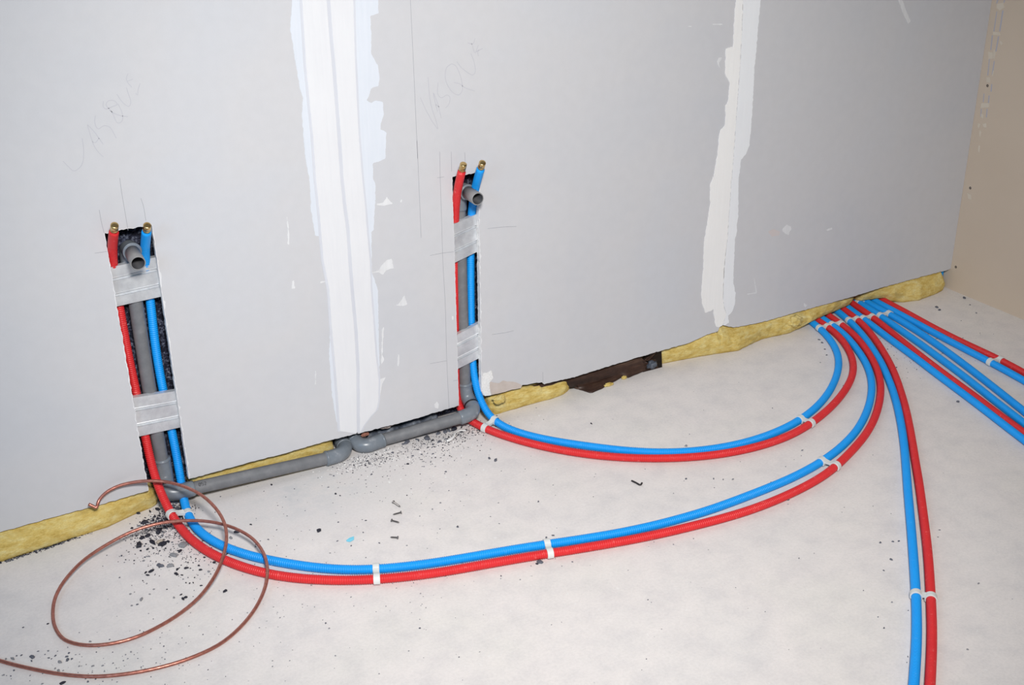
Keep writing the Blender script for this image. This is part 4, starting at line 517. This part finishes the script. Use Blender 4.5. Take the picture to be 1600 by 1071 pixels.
tuft((-1.765, -.012, .054), (.020, .010, .011), 'small yellow glass wool tuft under the torn board corner by the right-hand slot', 3.0)
tuft((-.695, -.006, .040), (.026, .014, .017), 'round yellow glass wool tuft left of the pipe bundle', 8.0)

tuft((-1.402, -.010, .0045), (.015, .006, .005), 'small pale glass wool shred at the front edge of the dark brown sheet, left one', 4.0)
tuft((-1.338, .004, .0050), (.009, .006, .005), 'small pale glass wool shred at the front edge of the dark brown sheet, right one', 6.0)

# dark brown torn board under the gap
rows = D['PLANK']; front = D['PLANK_F']
P0 = [resample([Vector(p) for p in r], .006) for r in rows]
nn = min(len(p) for p in P0); P0 = [[p[int(k*(len(p)-1)/(nn-1))] for k in range(nn)] for p in P0]
fx = resample([Vector(p) for p in front], .005)
v = []; f = []
xs = [p.x for p in P0[2]]
grid = [P0[0], P0[1], P0[2]]
i0 = next(k for k, x in enumerate(xs) if x >= -1.503)
for g in grid:
    for p in g: v.append(p + Vector((0, noise.noise(p*60)*.0015, noise.noise(p*45)*.0018)))
for a in range(2):
    for k in range(nn-1): f.append((a*nn+k, a*nn+k+1, (a+1)*nn+k+1, (a+1)*nn+k))
base = len(v); FR = 6
sub = list(range(i0, nn)); ns = len(sub)
fr_pts = [fx[int(k*(len(fx)-1)/(ns-1))] for k in range(ns)]
for r in range(1, FR+1):
    u = r/FR
    for s, k in enumerate(sub):
        p = P0[2][k].lerp(fr_pts[s], u); z = p.z + math.sin(u*math.pi*1.5)*.0035*(1-u) + noise.noise(p*50)*.0014
        v.append(Vector((p.x, p.y, max(z, .0025))))
for r in range(FR):
    for s in range(ns-1):
        a = (2*nn+sub[s], 2*nn+sub[s+1]) if r == 0 else (base+(r-1)*ns+s, base+(r-1)*ns+s+1)
        f.append((a[0], a[1], base+r*ns+s+1, base+r*ns+s))
po = link_mesh('torn_board', v, f, BROWN, None, True)
bm = bmesh.new(); bm.from_mesh(po.data); bmesh.ops.recalc_face_normals(bm, faces=bm.faces)
bmesh.ops.solidify(bm, geom=bm.faces[:], thickness=.0022); bm.to_mesh(po.data); bm.free()
tag(po, 'dark brown torn sheet sticking out below the plasterboard between two glass wool strips', 'board offcut')

# ------------------------------------------------------------------ red and blue water pipes in corrugated sleeves
PR = .0104; PITCH = .0050
def pipe_mesh(pts, mat, name, parent=None, smooth_end=0.0, lip=False):
    c = catmull(pts, .010); prof = [(0, .0), (.22, .0), (.34, 1.0), (.86, 1.0)]
    d = [0.0]
    for a, b in zip(c, c[1:]): d.append(d[-1]+(b-a).length)
    L = d[-1]; T = frames(c); n = int(L/PITCH); P = []; rr = []; j = 0
    for k in range(n):
        for u, g in prof:
            s = (k+u)*PITCH
            while j < len(d)-2 and d[j+1] < s: j += 1
            w = (s-d[j])/(d[j+1]-d[j]); P.append(c[j].lerp(c[j+1], w))
            amp = .00115 if s > smooth_end else .00012
            rr.append(PR - amp + amp*g + (0 if s > smooth_end else .0002))
    if lip: rr[0] = rr[1] = PR*.80; rr[2] = rr[3] = PR
    mb = MB(); sweep(mb, P, rr, 16, True)
    return mb.build(name, mat, parent, True), c
def capped(pts, mat, label, group):
    e = empty('water_pipe', Vector(pts[0]))
    tag(e, label, 'pipe', group)
    o, c = pipe_mesh(pts, mat, 'corrugated_sleeve', e, .055, True)
    ax = (c[0]-c[3]).normalized(); mb = MB()
    lathe(mb, c[0]-ax*.004, ax, [(0, .0062), (.011, .0062)], 18)
    mb.build('copper_core', COPPER_END, e, True)
    mb = MB()
    lathe(mb, c[0]+ax*.004, ax, [(0, .0060), (.0008, .0082), (.0040, .0086), (.0048, .0078), (.0062, .0074), (.0072, .0080), (.0078, .0086), (.0192, .0086), (.0206, .0080), (.0212, .0068), (.0212, .003)], 22)
    b = mb.build('brass_cap', BRASS, e, False); b['label'] = 'ribbed brass end cap'
    for p in b.data.polygons: p.use_smooth = len(p.vertices) == 4
    return e, c
def open_pipe(pts, mat, label, group):
    o, c = pipe_mesh(pts, mat, 'water_pipe', None)
    return tag(o, label, 'pipe', group), c
G = 'sleeved water pipes fanning out over the floor'
PP = D['PIPES']; CL = {}
CL['Ar'] = capped(PP['Ar'], REDM, 'red corrugated pipe with brass cap in the left slot, outer of the widest loop', G)[1]
CL['Ab'] = capped(PP['Ab'], BLUE, 'blue corrugated pipe with brass cap in the left slot, inner of the widest loop', G)[1]
CL['Br'] = capped(PP['Br'], REDM, 'red corrugated pipe with brass cap in the right slot, outer of the smaller loop', G)[1]
CL['Bb'] = capped(PP['Bb'], BLUE, 'blue corrugated pipe with brass cap in the right slot, inner of the smaller loop', G)[1]
for k, mt, lb in (('Cb', BLUE, 'blue pipe of the straight pair running down to the bottom edge, third blue from left'),
                  ('Cr', REDM, 'red pipe of the straight pair running down to the bottom edge, third red from left'),
                  ('Db', BLUE, 'blue pipe leaving right, lowest of those reaching the right edge'),
                  ('Dr', REDM, 'red pipe leaving right between two blues, lower red at the right edge'),
                  ('Eb', BLUE, 'blue pipe leaving right, lower one of the two blues side by side'),
                  ('Eb2', BLUE, 'blue pipe leaving right, upper one of the two blues side by side'),
                  ('Fb', BLUE, 'topmost blue pipe leaving right, clipped to a red one near the edge'),
                  ('Fr', REDM, 'topmost red pipe leaving right, nearest to the beige wall')):
    CL[k] = open_pipe(PP[k], mt, lb, G)[1]

def nearest(c, x, y):
    i = min(range(1, len(c)-1), key=lambda k: (c[k].x-x)**2+(c[k].y-y)**2+ (100 if c[k].z > .06 else 0)); return c[i], (c[i+1]-c[i-1]).normalized()
def clip(a, b, x, y, label, w=.0145, ro=.0131, span=120):
    """double clip: two open rings and a saddle between them"""
    pa, ta = nearest(CL[a], x, y); pb, tb = nearest(CL[b], pa.x, pa.y)
    if ta.dot(tb) < 0: tb = -tb
    e = empty('pipe_clip', Vector((pa.x, pa.y, 0))); tag(e, label, 'clip', 'double pipe clips')
    mid = (pa+pb)/2
    for p, t in ((pa, ta), (pb, tb)):
        t = Vector((t.x, t.y, 0)).normalized() if abs(t.z) < .5 else t
        s = t.cross(Vector((0, 0, 1))).normalized(); upv = s.cross(t)
        mb = MB(); v = []; f = []; N = 26; ri = PR+.0001
        for k in range(N+1):
            a_ = R_(-span + 2*span*k/N); dr = upv*math.cos(a_) + s*math.sin(a_)
            for r, o in ((ri, -w/2), (ro-.0006, -w/2), (ro, -w/2+.0006), (ro, w/2-.0006), (ro-.0006, w/2), (ri, w/2)):
                v.append(p + dr*r + t*o)
        for k in range(N):
            for q in range(6): f.append((k*6+q, k*6+(q+1) % 6, (k+1)*6+(q+1) % 6, (k+1)*6+q))
        f.append(tuple(range(5, -1, -1))); f.append(tuple(range(N*6, N*6+6)))
        v = [Vector((q.x, q.y, max(q.z, .0002))) for q in v]
        mb.add(v, f); mb.build('clip_ring', CLIP, e, False)
    d = pb-pa; t = ta.lerp(tb, .5).normalized(); gap = d.length; s = d.normalized(); mb = MB(); v = []; f = []
    N = 8
    for k in range(N+1):
        u = .22 + .56*k/N; p = pa.lerp(pb, u); sag = math.sin((u-.22)/.56*math.pi)*.0022
        for o, z in ((-w*.45, .0105-sag), (w*.45, .0105-sag), (w*.45, .003), (-w*.45, .003)): v.append(p + t*o + Vector((0, 0, z-.001)))
    for k in range(N):
        for q in range(4): f.append((k*4+q, k*4+(q+1) % 4, (k+1)*4+(q+1) % 4, (k+1)*4+q))
    f += [(3, 2, 1, 0), tuple(range(N*4, N*4+4))]
    mb.add(v, f); recalc(mb.build('saddle', CLIP, e))
    return e
clip('Ab', 'Ar', -2.663, -.074, 'white double clip under the left slot, crossed by the copper wire')
clip('Ab', 'Ar', -2.363, -.520, 'white double clip on the widest loop, nearest the bottom left')
clip('Ab', 'Ar', -1.985, -.629, 'white double clip halfway along the widest loop')
clip('Ab', 'Ar', -1.187, -.685, 'white double clip on the right bend of the widest loop')
clip('Bb', 'Br', -1.826, -.063, 'white double clip just below the right-hand slot')
clip('Bb', 'Br', -1.084, -.480, 'white double clip on the right bend of the smaller loop')
clip('Cb', 'Cr', -1.402, -1.186, 'white double clip on the straight pair near the bottom right')
clip('Fb', 'Fr', -.346, -.488, 'white double clip on the topmost pair near the right edge')
for a, b, x, y, lb in D['ROWCLIPS']:
    clip(a, b, x, y, lb, .0145, .0124, 105)

# ------------------------------------------------------------------ grey waste pipes
RP = .0163; RF = .0193
def part_tube(root, name, pts, r, mat, step=.004, rings=(), label=None, ends=True):
    P = catmull(pts, step) if len(pts) > 2 else resample([Vector(p) for p in pts], step)
    L = len(P); rad = []
    for i in range(L):
        q = r
        if ends and min(i, L-1-i) < 1: q = r-.0008
        rad.append(q)
    mb = MB(); sweep(mb, P, rad, 28)
    o = mb.build(name, mat, root, True)
    if label: o['label'] = label
    return o, P
def collar(root, P, i, r, w=.004, name='socket_lip', mat=None):
    t = (P[min(i+1, len(P)-1)]-P[max(i-1, 0)]).normalized(); mb = MB()
    lathe(mb, P[i]-t*(w/2), t, [(0, r-.001), (.0006, r), (w-.0006, r), (w, r-.001)], 28)
    return mb.build(name, mat or FIT, root, True)
def stub(root, back_, front_):
    b, f_ = Vector(back_), Vector(front_); t = (f_-b).normalized(); L = (f_-b).length; mb = MB()
    lathe(mb, b, t, [(0, RP), (L-.0006, RP), (L, RP-.0006)], 32, 0)
    mb.f.pop(); mb.mi.pop()          # open end: replace the cap with a rim and a bore
    k = len(mb.v)-32; n0 = len(mb.v)
    for q in range(32): p = mb.v[k+q]; ax = b+t*L; mb.v.append(ax+(p-ax).normalized()*(RP-.0024))
    for q in range(32): p = mb.v[k+q]; ax = b+t*L; mb.v.append(b+t*(L-.075)+(p-ax).normalized()*(RP-.0026))
    for q in range(32): j = (q+1) % 32; mb.f.append((k+q, k+j, n0+j, n0+q)); mb.mi.append(0)
    for q in range(32): j = (q+1) % 32; mb.f.append((n0+q, n0+j, n0+32+j, n0+32+q)); mb.mi.append(1)
    mb.f.append(tuple(n0+32+q for q in range(32))); mb.mi.append(1)
    o = mb.build('outlet_stub', [PVC_PALE, PVC_IN_SHADE], root, False); o['label'] = 'open-ended grey stub'
    for p in o.data.polygons: p.use_smooth = len(p.vertices) == 4
    return o
def printed(root, P0, P1, r, start, text, size):
    """small digits printed on the pipe, bent around it"""
    ax = (P1-P0).normalized(); upv = (Vector((0, -.62, .78)) - ax*Vector((0, -.62, .78)).dot(ax)).normalized(); sd = ax.cross(upv)
    G = {'5': [[(1,2),(0,2),(0,1),(.8,1),(1,.8),(1,.2),(.8,0),(0,0)]], '2': [[(0,1.8),(.3,2),(.8,2),(1,1.7),(1,1.2),(0,0),(1,0)]],
         'Ø': [[(.2,0),(0,.4),(0,1.6),(.2,2),(.8,2),(1,1.6),(1,.4),(.8,0),(.2,0)], [(0,0),(1,2)]], '3': [[(0,2),(1,2),(.4,1.1),(1,.8),(1,.2),(.7,0),(0,0)]]}
    mb = MB(); xo = start
    for ch in text:
        for l in G.get(ch, []):
            pts = []
            for gx, gy in l:
                a = (gy-1)*size/2/r
                pts.append(P0 + ax*(xo+gx*size*.5) + (upv*math.cos(a) - sd*math.sin(a))*(r+.0001))
            for q0, q1 in zip(pts, pts[1:]): sweep(mb, [q0, q1], [.0007, .0007], 5)
        xo += size*.8
    mb.build('size_print', INK, root)
w1 = empty('waste_pipe', (-2.673, .035, .0))
tag(w1, 'left grey plastic waste pipe, rising in the left slot with open stub', 'pipe', 'grey plastic waste pipes')
stub(w1, (-2.6725, -.004, .6625), (-2.6765, -.072, .6575))
o, P = part_tube(w1, 'elbow', [(-2.6722, -.012, .663), (-2.672, .006, .6628), (-2.672, .026, .658), (-2.6725, .0345, .640), (-2.673, .0355, .610)], RF, FIT)
collar(o, P, 1, RF+.0012, .006)
part_tube(w1, 'riser', [(-2.673, .0355, .63), (-2.673, .0355, .45), (-2.672, .0355, .28), (-2.6685, .0355, .10)], RP, PVC)
o, P = part_tube(w1, 'elbow', [(-2.6678, .0352, .120), (-2.6668, .0350, .088), (-2.6675, .030, .068), (-2.6705, .016, .055), (-2.6700, .000, .0450), (-2.652, -.0068, .0412), (-2.632, -.0072, .0405), (-2.612, -.007, .0395)], RF, FIT)
collar(o, P, 1, RF+.0010, .005)
for k in range(len(P)):
    if abs(P[k].y-.014) < .0022: collar(o, P, k, RF+.0016, .005, 'rubber_seal', RUBBER); break
o, RUN = part_tube(w1, 'run', [(-2.62, -.007, .040), (-2.26, -.0095, .0205)], RP, PVC)
printed(w1, RUN[0], RUN[-1], RP, .018, 'Ø52', .0085)
o, P = part_tube(w1, 'elbow', [(-2.274, -.0095, .0212), (-2.255, -.0095, .0205), (-2.235, -.0075, .0205), (-2.219, .002, .0212), (-2.2085, .018, .0225), (-2.2065, .034, .024), (-2.206, .052, .025)], RF, FIT)
collar(o, P, 1, RF+.0008, .005); collar(o, P, len(P)-8, RF+.0012, .006)

w2 = empty('waste_pipe', (-1.846, .035, .0))
tag(w2, 'right grey plastic waste pipe, rising in the narrower right slot with open stub', 'pipe', 'grey plastic waste pipes')
stub(w2, (-1.8420, -.002, .6565), (-1.8455, -.066, .6565))
o, P = part_tube(w2, 'elbow', [(-1.8415, -.008, .6565), (-1.8415, .008, .6562), (-1.842, .026, .652), (-1.8435, .0345, .634), (-1.845, .0355, .600)], RF, FIT)
collar(o, P, 1, RF+.0012, .006)
part_tube(w2, 'riser', [(-1.845, .0355, .62), (-1.8458, .0355, .40), (-1.8452, .0355, .20), (-1.844, .0352, .085)], RP, PVC)
o, P = part_tube(w2, 'elbow', [(-1.8442, .0352, .108), (-1.8432, .0345, .086), (-1.8415, .030, .069), (-1.8405, .018, .0575), (-1.8425, .000, .0510), (-1.8475, -.0150, .0465), (-1.8580, -.0215, .0430), (-1.876, -.0220, .0395), (-1.892, -.0205, .0375)], RF, FIT)
collar(o, P, 1, RF+.0010, .005)
for k in range(len(P)):
    if abs(P[k].y-.004) < .0024: collar(o, P, k, RF+.0014, .005, 'rubber_seal', RUBBER); break
part_tube(w2, 'run', [(-1.885, -.0212, .0383), (-2.118, .0050, .0200)], RP, PVC)
o, P = part_tube(w2, 'elbow', [(-2.106, .0042, .0208), (-2.128, .0020, .0200), (-2.150, .0000, .0200), (-2.1655, .0075, .0208), (-2.1725, .022, .0235), (-2.1735, .040, .027), (-2.1735, .054, .029)], RF, FIT)
collar(o, P, 1, RF+.0008, .005); collar(o, P, len(P)-7, RF+.0012, .006)

# crumpled slate-grey sheet on the floor of the cavity behind the right waste pipe
v = []; f = []; NX, NY = 60, 10
for a in range(NX+1):
    for b in range(NY+1):
        x = -2.140 + .210*a/NX; y = .026 + .032*b/NY
        z = .004 + .050*(b/NY)**.6*(.75+.25*math.sin(a*.35)) + noise.fractal(Vector((x*70, y*90, 3)), .9, 2, 3)*.005
        v.append(Vector((x, y + noise.noise(Vector((x*50, 1, 2)))*.003, max(z, .001))))
for a in range(NX):
    for b in range(NY): q = a*(NY+1)+b; f.append((q, q+NY+1, q+NY+2, q+1))
so = link_mesh('membrane_sheet', v, f, SLATE, None, True)
bm = bmesh.new(); bm.from_mesh(so.data); bmesh.ops.recalc_face_normals(bm, faces=bm.faces)
bmesh.ops.solidify(bm, geom=bm.faces[:], thickness=.0015); bm.to_mesh(so.data); bm.free()
tag(so, 'crumpled slate grey sheet in the gap behind the right grey waste pipe', 'membrane')
def lump(name, c, r, mat, label, group, seed):
    bm = bmesh.new(); bmesh.ops.create_icosphere(bm, subdivisions=3, radius=1)
    for q in bm.verts:
        k = 1+.45*noise.noise(q.co*1.5+Vector((seed, 0, 0))); q.co = Vector((q.co.x*r[0]*k, q.co.y*r[1]*k, q.co.z*r[2]*k))
    me = bpy.data.meshes.new(name); bm.to_mesh(me); bm.free(); me.materials.append(mat)
    o = bpy.data.objects.new(name, me); col.objects.link(o); o.location = c; return tag(o, label, 'rubble', group)
lump('mortar_lump', (-2.085, .024, .047), (.016, .007, .007), CRUMB_WARM, 'pale pinkish mortar lump in the gap behind the right waste pipe', 'lumps behind the right waste pipe', 2)
lump('mortar_lump', (-2.035, .026, .049), (.008, .005, .005), CRUMB_PALE, 'small grey mortar lump in the gap behind the right waste pipe', 'lumps behind the right waste pipe', 5)
lump('slate_chip', (-1.238, .006, .020), (.016, .010, .012), SLATE, 'dark grey chip wedged between the dark brown sheet and the long glass wool strip', 'dark chip under the board', 4)
lump('brick_chip', (-2.150, .018, .044), (.011, .006, .006), BRICK, 'reddish brown chip lying against the elbow of the right waste pipe', 'lumps behind the right waste pipe', 9)

# ------------------------------------------------------------------ steel furring pieces across the slots
def stud(quad, label, x_pad=.045):
    """quad TL TR BR BL on the plane y=.0135: rolled channel with two grooves"""
    tl, tr, br, bl = [Vector((q[0], 0, q[1])) for q in quad]
    prof = [(-.02, .008), (0.0, .0), (.255, .0), (.270, -.0012), (.285, .0036), (.33, .0036), (.345, -.0012), (.36, .0), (.655, .0), (.67, -.0012), (.685, .0036), (.73, .0036), (.745, -.0012), (.76, .0), (1.0, .0), (1.02, .008)]
    mb = MB(); v = []; f = []; N = len(prof); dx = (tr-tl).normalized()*x_pad; db = (br-bl).normalized()*x_pad
    for side in (0, 1):
        t = tl-dx if side == 0 else tr+dx; b = bl-db if side == 0 else br+db
        for u, d in prof: p = t.lerp(b, u); v.append(Vector((p.x, .0136+d, p.z)))
        for u, d in prof: p = t.lerp(b, u); v.append(Vector((p.x, .0136+d+.0007, p.z)))
    for k in range(N-1):
        f += [(k, k+1, 2*N+k+1, 2*N+k), (N+k+1, N+k, 3*N+k, 3*N+k+1), (k+1, k, N+k, N+k+1), (2*N+k, 2*N+k+1, 3*N+k+1, 3*N+k)]
    mb.add(v, f); return tag(recalc(mb.build('furring_channel', GALV)), label, 'metal profile', 'galvanised channel pieces across the slots')
stud([(-2.720, .628), (-2.624, .632), (-2.627, .537), (-2.720, .535)], 'upper galvanised steel channel crossing the left slot below the open stub')
stud([(-2.715, .305), (-2.622, .297), (-2.623, .200), (-2.712, .203)], 'lower galvanised steel channel crossing the left slot')
stud([(-1.871, .573), (-1.803, .588), (-1.805, .486), (-1.871, .469)], 'upper galvanised steel channel crossing the right slot below the stub')
stud([(-1.872, .266), (-1.804, .284), (-1.805, .182), (-1.873, .166)], 'lower galvanised steel channel crossing the right slot')

# ------------------------------------------------------------------ bare stranded copper wire
WP = catmull(D['WIRE'], .0035); LOB = 7; TW = 2*math.pi/.11*.0035
mb = MB(); sweep(mb, WP, [.0037]*len(WP), 28, True, lambda i, a: .93+.09*abs(math.cos((a+i*TW)*LOB/2)))
tag(mb.build('copper_wire', COPPER, None, True), 'loose coil of bare stranded copper wire on the floor at left', 'wire')

# ------------------------------------------------------------------ small things lying about
def flake(name, x, y, w, dark, label, group, i):
    rnd = random.Random(i*7.7+x); n = rnd.randint(7, 12); h = min(.006, max(.0010, w*.28*rnd.uniform(.7, 1.2))); ph = rnd.random()*6.28
    el = rnd.uniform(.45, .8); v = []; ring = []
    for k in range(n):
        a = 2*math.pi*k/n; r = w*.5*rnd.uniform(.55, 1.15); ring.append((math.cos(a)*r, math.sin(a)*r*el))
    cs, sn = math.cos(ph), math.sin(ph); ring = [(p*cs-q*sn, p*sn+q*cs) for p, q in ring]
    for s, z in ((1, 0), (1.0, h*.55), (.72, h)):
        for p, q in ring: v.append((p*s, q*s, z*rnd.uniform(.85, 1.1) if z else 0))
    f = [tuple(range(n-1, -1, -1)), tuple(range(2*n, 3*n))]
    for s in range(2):
        for k in range(n): j = (k+1) % n; f.append((s*n+k, s*n+j, (s+1)*n+j, (s+1)*n+k))
    o = link_mesh(name, v, f, CRUMB if dark > .85 else CRUMB_MID if dark > .48 else CRUMB_PALE)
    o.location = (x, y, 0.0001)
    return tag(o, label, 'debris', group)
LB = {'ins': ('dark crumb in the sooty heap below the left slot', 'sooty crumbs below the left slot'),
      'coil': ('dark or grey crumb on the floor around the copper wire loops', 'crumbs around the copper wire loops'),
      'run': ('dark crumb beneath the right grey waste pipe', 'crumbs beneath the right waste pipe'),
      'wire': ('grey crumb by the copper wire in the bottom left corner', 'crumbs in the bottom left corner'),
      'stray': ('stray dark speck on the open floor', 'stray specks on the open floor')}
i = 0
for k in ('ins', 'coil', 'run', 'wire', 'stray'):
    for x, y, w, d in D['DEB'][k]:
        flake('floor_crumb', x, y, w*(1.3 if k in ('ins', 'coil') else 1.15), d, LB[k][0], LB[k][1], i); i += 1
def grit(name, spots, count, label, mats, seed):
    rnd = random.Random(seed); mb = MB()
    for _ in range(count):
        cx, cy, sx, sy, ang = rnd.choice(spots); a, b = rnd.gauss(0, sx), rnd.gauss(0, sy)
        x = cx + a*math.cos(ang)-b*math.sin(ang); y = cy + a*math.sin(ang)+b*math.cos(ang)
        r = rnd.uniform(.0007, .0021)*(1.5 if rnd.random() < .12 else 1); n = 6; h = r*rnd.uniform(.4, .9); v = []; ph = rnd.random()*6
        for z, s in ((0, 1), (h, .6)):
            for q in range(n): t = ph+2*math.pi*q/n; v.append((x+math.cos(t)*r*s*rnd.uniform(.6, 1.2), y+math.sin(t)*r*s*rnd.uniform(.5, 1.0), z+.0001))
        f = [tuple(range(n-1, -1, -1)), tuple(range(n, 2*n))]+[(q, (q+1) % n, n+(q+1) % n, n+q) for q in range(n)]
        mb.add(v, f, rnd.choice((0, 0, 1)))
    return tag(mb.build(name, mats), label, 'grit', kind='stuff')
grit('black_grit', [(-2.70, -.055, .030, .022, .3), (-2.67, -.03, .018, .02, 0), (-2.72, -.105, .045, .03, .3), (-2.70, -.20, .05, .06, .6), (-2.71, -.05, .03, .015, .3), (-2.655, -.030, .012, .016, 0), (-2.655, -.030, .012, .016, 0), (-2.69, -.06, .022, .014, .3)], 2600, 'fine black grit spilled below the left slot', [CRUMB, CRUMB_MID], 3)
grit('black_grit', [(-1.98, -.035, .07, .013, .12), (-1.90, -.05, .045, .014, .1), (-1.95, -.085, .10, .035, .1), (-2.17, -.045, .04, .018, 0)], 700, 'fine black grit along the right grey waste pipe', [CRUMB, CRUMB_MID], 4)
grit('black_grit', [(-3.02, -.027, .05, .003, .06), (-2.93, -.018, .03, .003, .12)], 420, 'black mouldy bits along the lower edge of the far left glass wool strip', [CRUMB, CRUMB_MID], 8)
grit('pale_grit', [(-2.17, -.05, .06, .02, 0), (-1.97, -.06, .09, .03, .1), (-2.70, -.07, .04, .03, .3), (-2.15, -.02, .05, .01, 0)], 500, 'fine white plaster grit below the grey waste pipes', [CHALK, CRUMB_PALE], 6)
grit('grey_grit', [(-1.9, -.6, .6, .35, 0), (-2.6, -.5, .25, .2, 0), (-2.95, -.55, .10, .06, 0), (-2.1, -.15, .25, .12, 0), (-.45, -.28, .12, .08, 0)], 800, 'fine grey grit scattered over the open floor', [CRUMB_PALE, CRUMB_MID], 5)
SPOT = ('topmost of the four, head to the upper left', 'second from the top, head to the right', 'third from top, head to the left', 'lowest of the four, head to the right')
for k, (a, b) in enumerate(D['SCREWS']):
    a, b = Vector(a), Vector(b); t = (b-a).normalized(); e = empty('screw', Vector((a.x, a.y, 0)))
    tag(e, 'small steel screw on the open floor, ' + SPOT[k], 'screw', 'four screws on the floor')
    a.z = .0036; b.z = .0018; t = (b-a).normalized(); L = (b-a).length; mb = MB()
    lathe(mb, a, t, [(0, .0022), (.0003, .0042), (.0011, .0042), (.0038, .0017)], 12); mb.build('screw_head', STEEL, e)
    mb = MB(); pf = [(.003, .0015)]; d = .004
    while d < L-.004: pf += [(d, .0015), (d+.0008, .0023)]; d += .0016
    lathe(mb, a, t, pf+[(L, .0003)], 10); mb.build('threaded_shank', STEEL, e)
mb = MB(); s = [Vector(p) for p in D['STRIP']]; P = catmull([s[0], s[0].lerp(s[1], .5), s[1], s[2]+Vector((.002, .004, .001))], .002)
sweep(mb, P, [.0028]*len(P), 8, True, lambda i, a: 1.0 if abs(math.sin(a)) < .7 else .8)
tag(mb.build('cable_offcut', BLACKPL, None, True), 'short black cable offcut lying between the two pipe loops', 'offcut')
mb = MB(); pl = [Vector(p) for p in D['SCRAP']]; n = len(pl)
mb.add([Vector((p.x, p.y, .0004+.002*abs(noise.noise(p*300)))) for p in pl] + [Vector((p.x, p.y, .0022+.004*abs(noise.noise(p*200)))) for p in pl],
       [tuple(range(n-1, -1, -1)), tuple(range(n, 2*n))]+[(q, (q+1) % n, n+(q+1) % n, n+q) for q in range(n)])
tag(recalc(mb.build('plastic_scrap', CYAN)), 'tiny crumpled light blue plastic scrap on the floor left of the screws', 'scrap')
bm = bmesh.new(); bmesh.ops.create_icosphere(bm, subdivisions=3, radius=1)
for q in bm.verts:
    k = 1+.3*noise.noise(q.co*1.7); q.co = Vector((q.co.x*.0085*k, q.co.y*.006*k, max(-.0045, q.co.z*.005*k)))
me = bpy.data.meshes.new('pebble'); bm.to_mesh(me); bm.free(); me.materials.append(STONE)
o = bpy.data.objects.new('pebble', me); col.objects.link(o); o.location = (D['STONE'][0], D['STONE'][1], .0046)
tag(o, 'small beige stone chip amid the black crumbs below the left slot', 'stone')
P = catmull(D['THREAD'], .003); mb = MB(); sweep(mb, P, [.0034 if k < len(P)*.55 else .0018 for k in range(len(P))], 7)
tag(mb.build('thread', WHITEPL, None, True), 'white curled thread on the floor below the right grey waste pipe', 'thread')
mb = MB(); P = resample([Vector((-.018, .030, .0)), Vector((-.014, .028, .16))], .006); sweep(mb, P, [.0125]*len(P), 14)
tag(mb.build('pipe_stub', BLUE, None, True), 'blue pipe end just visible behind the board in the far corner', 'pipe')
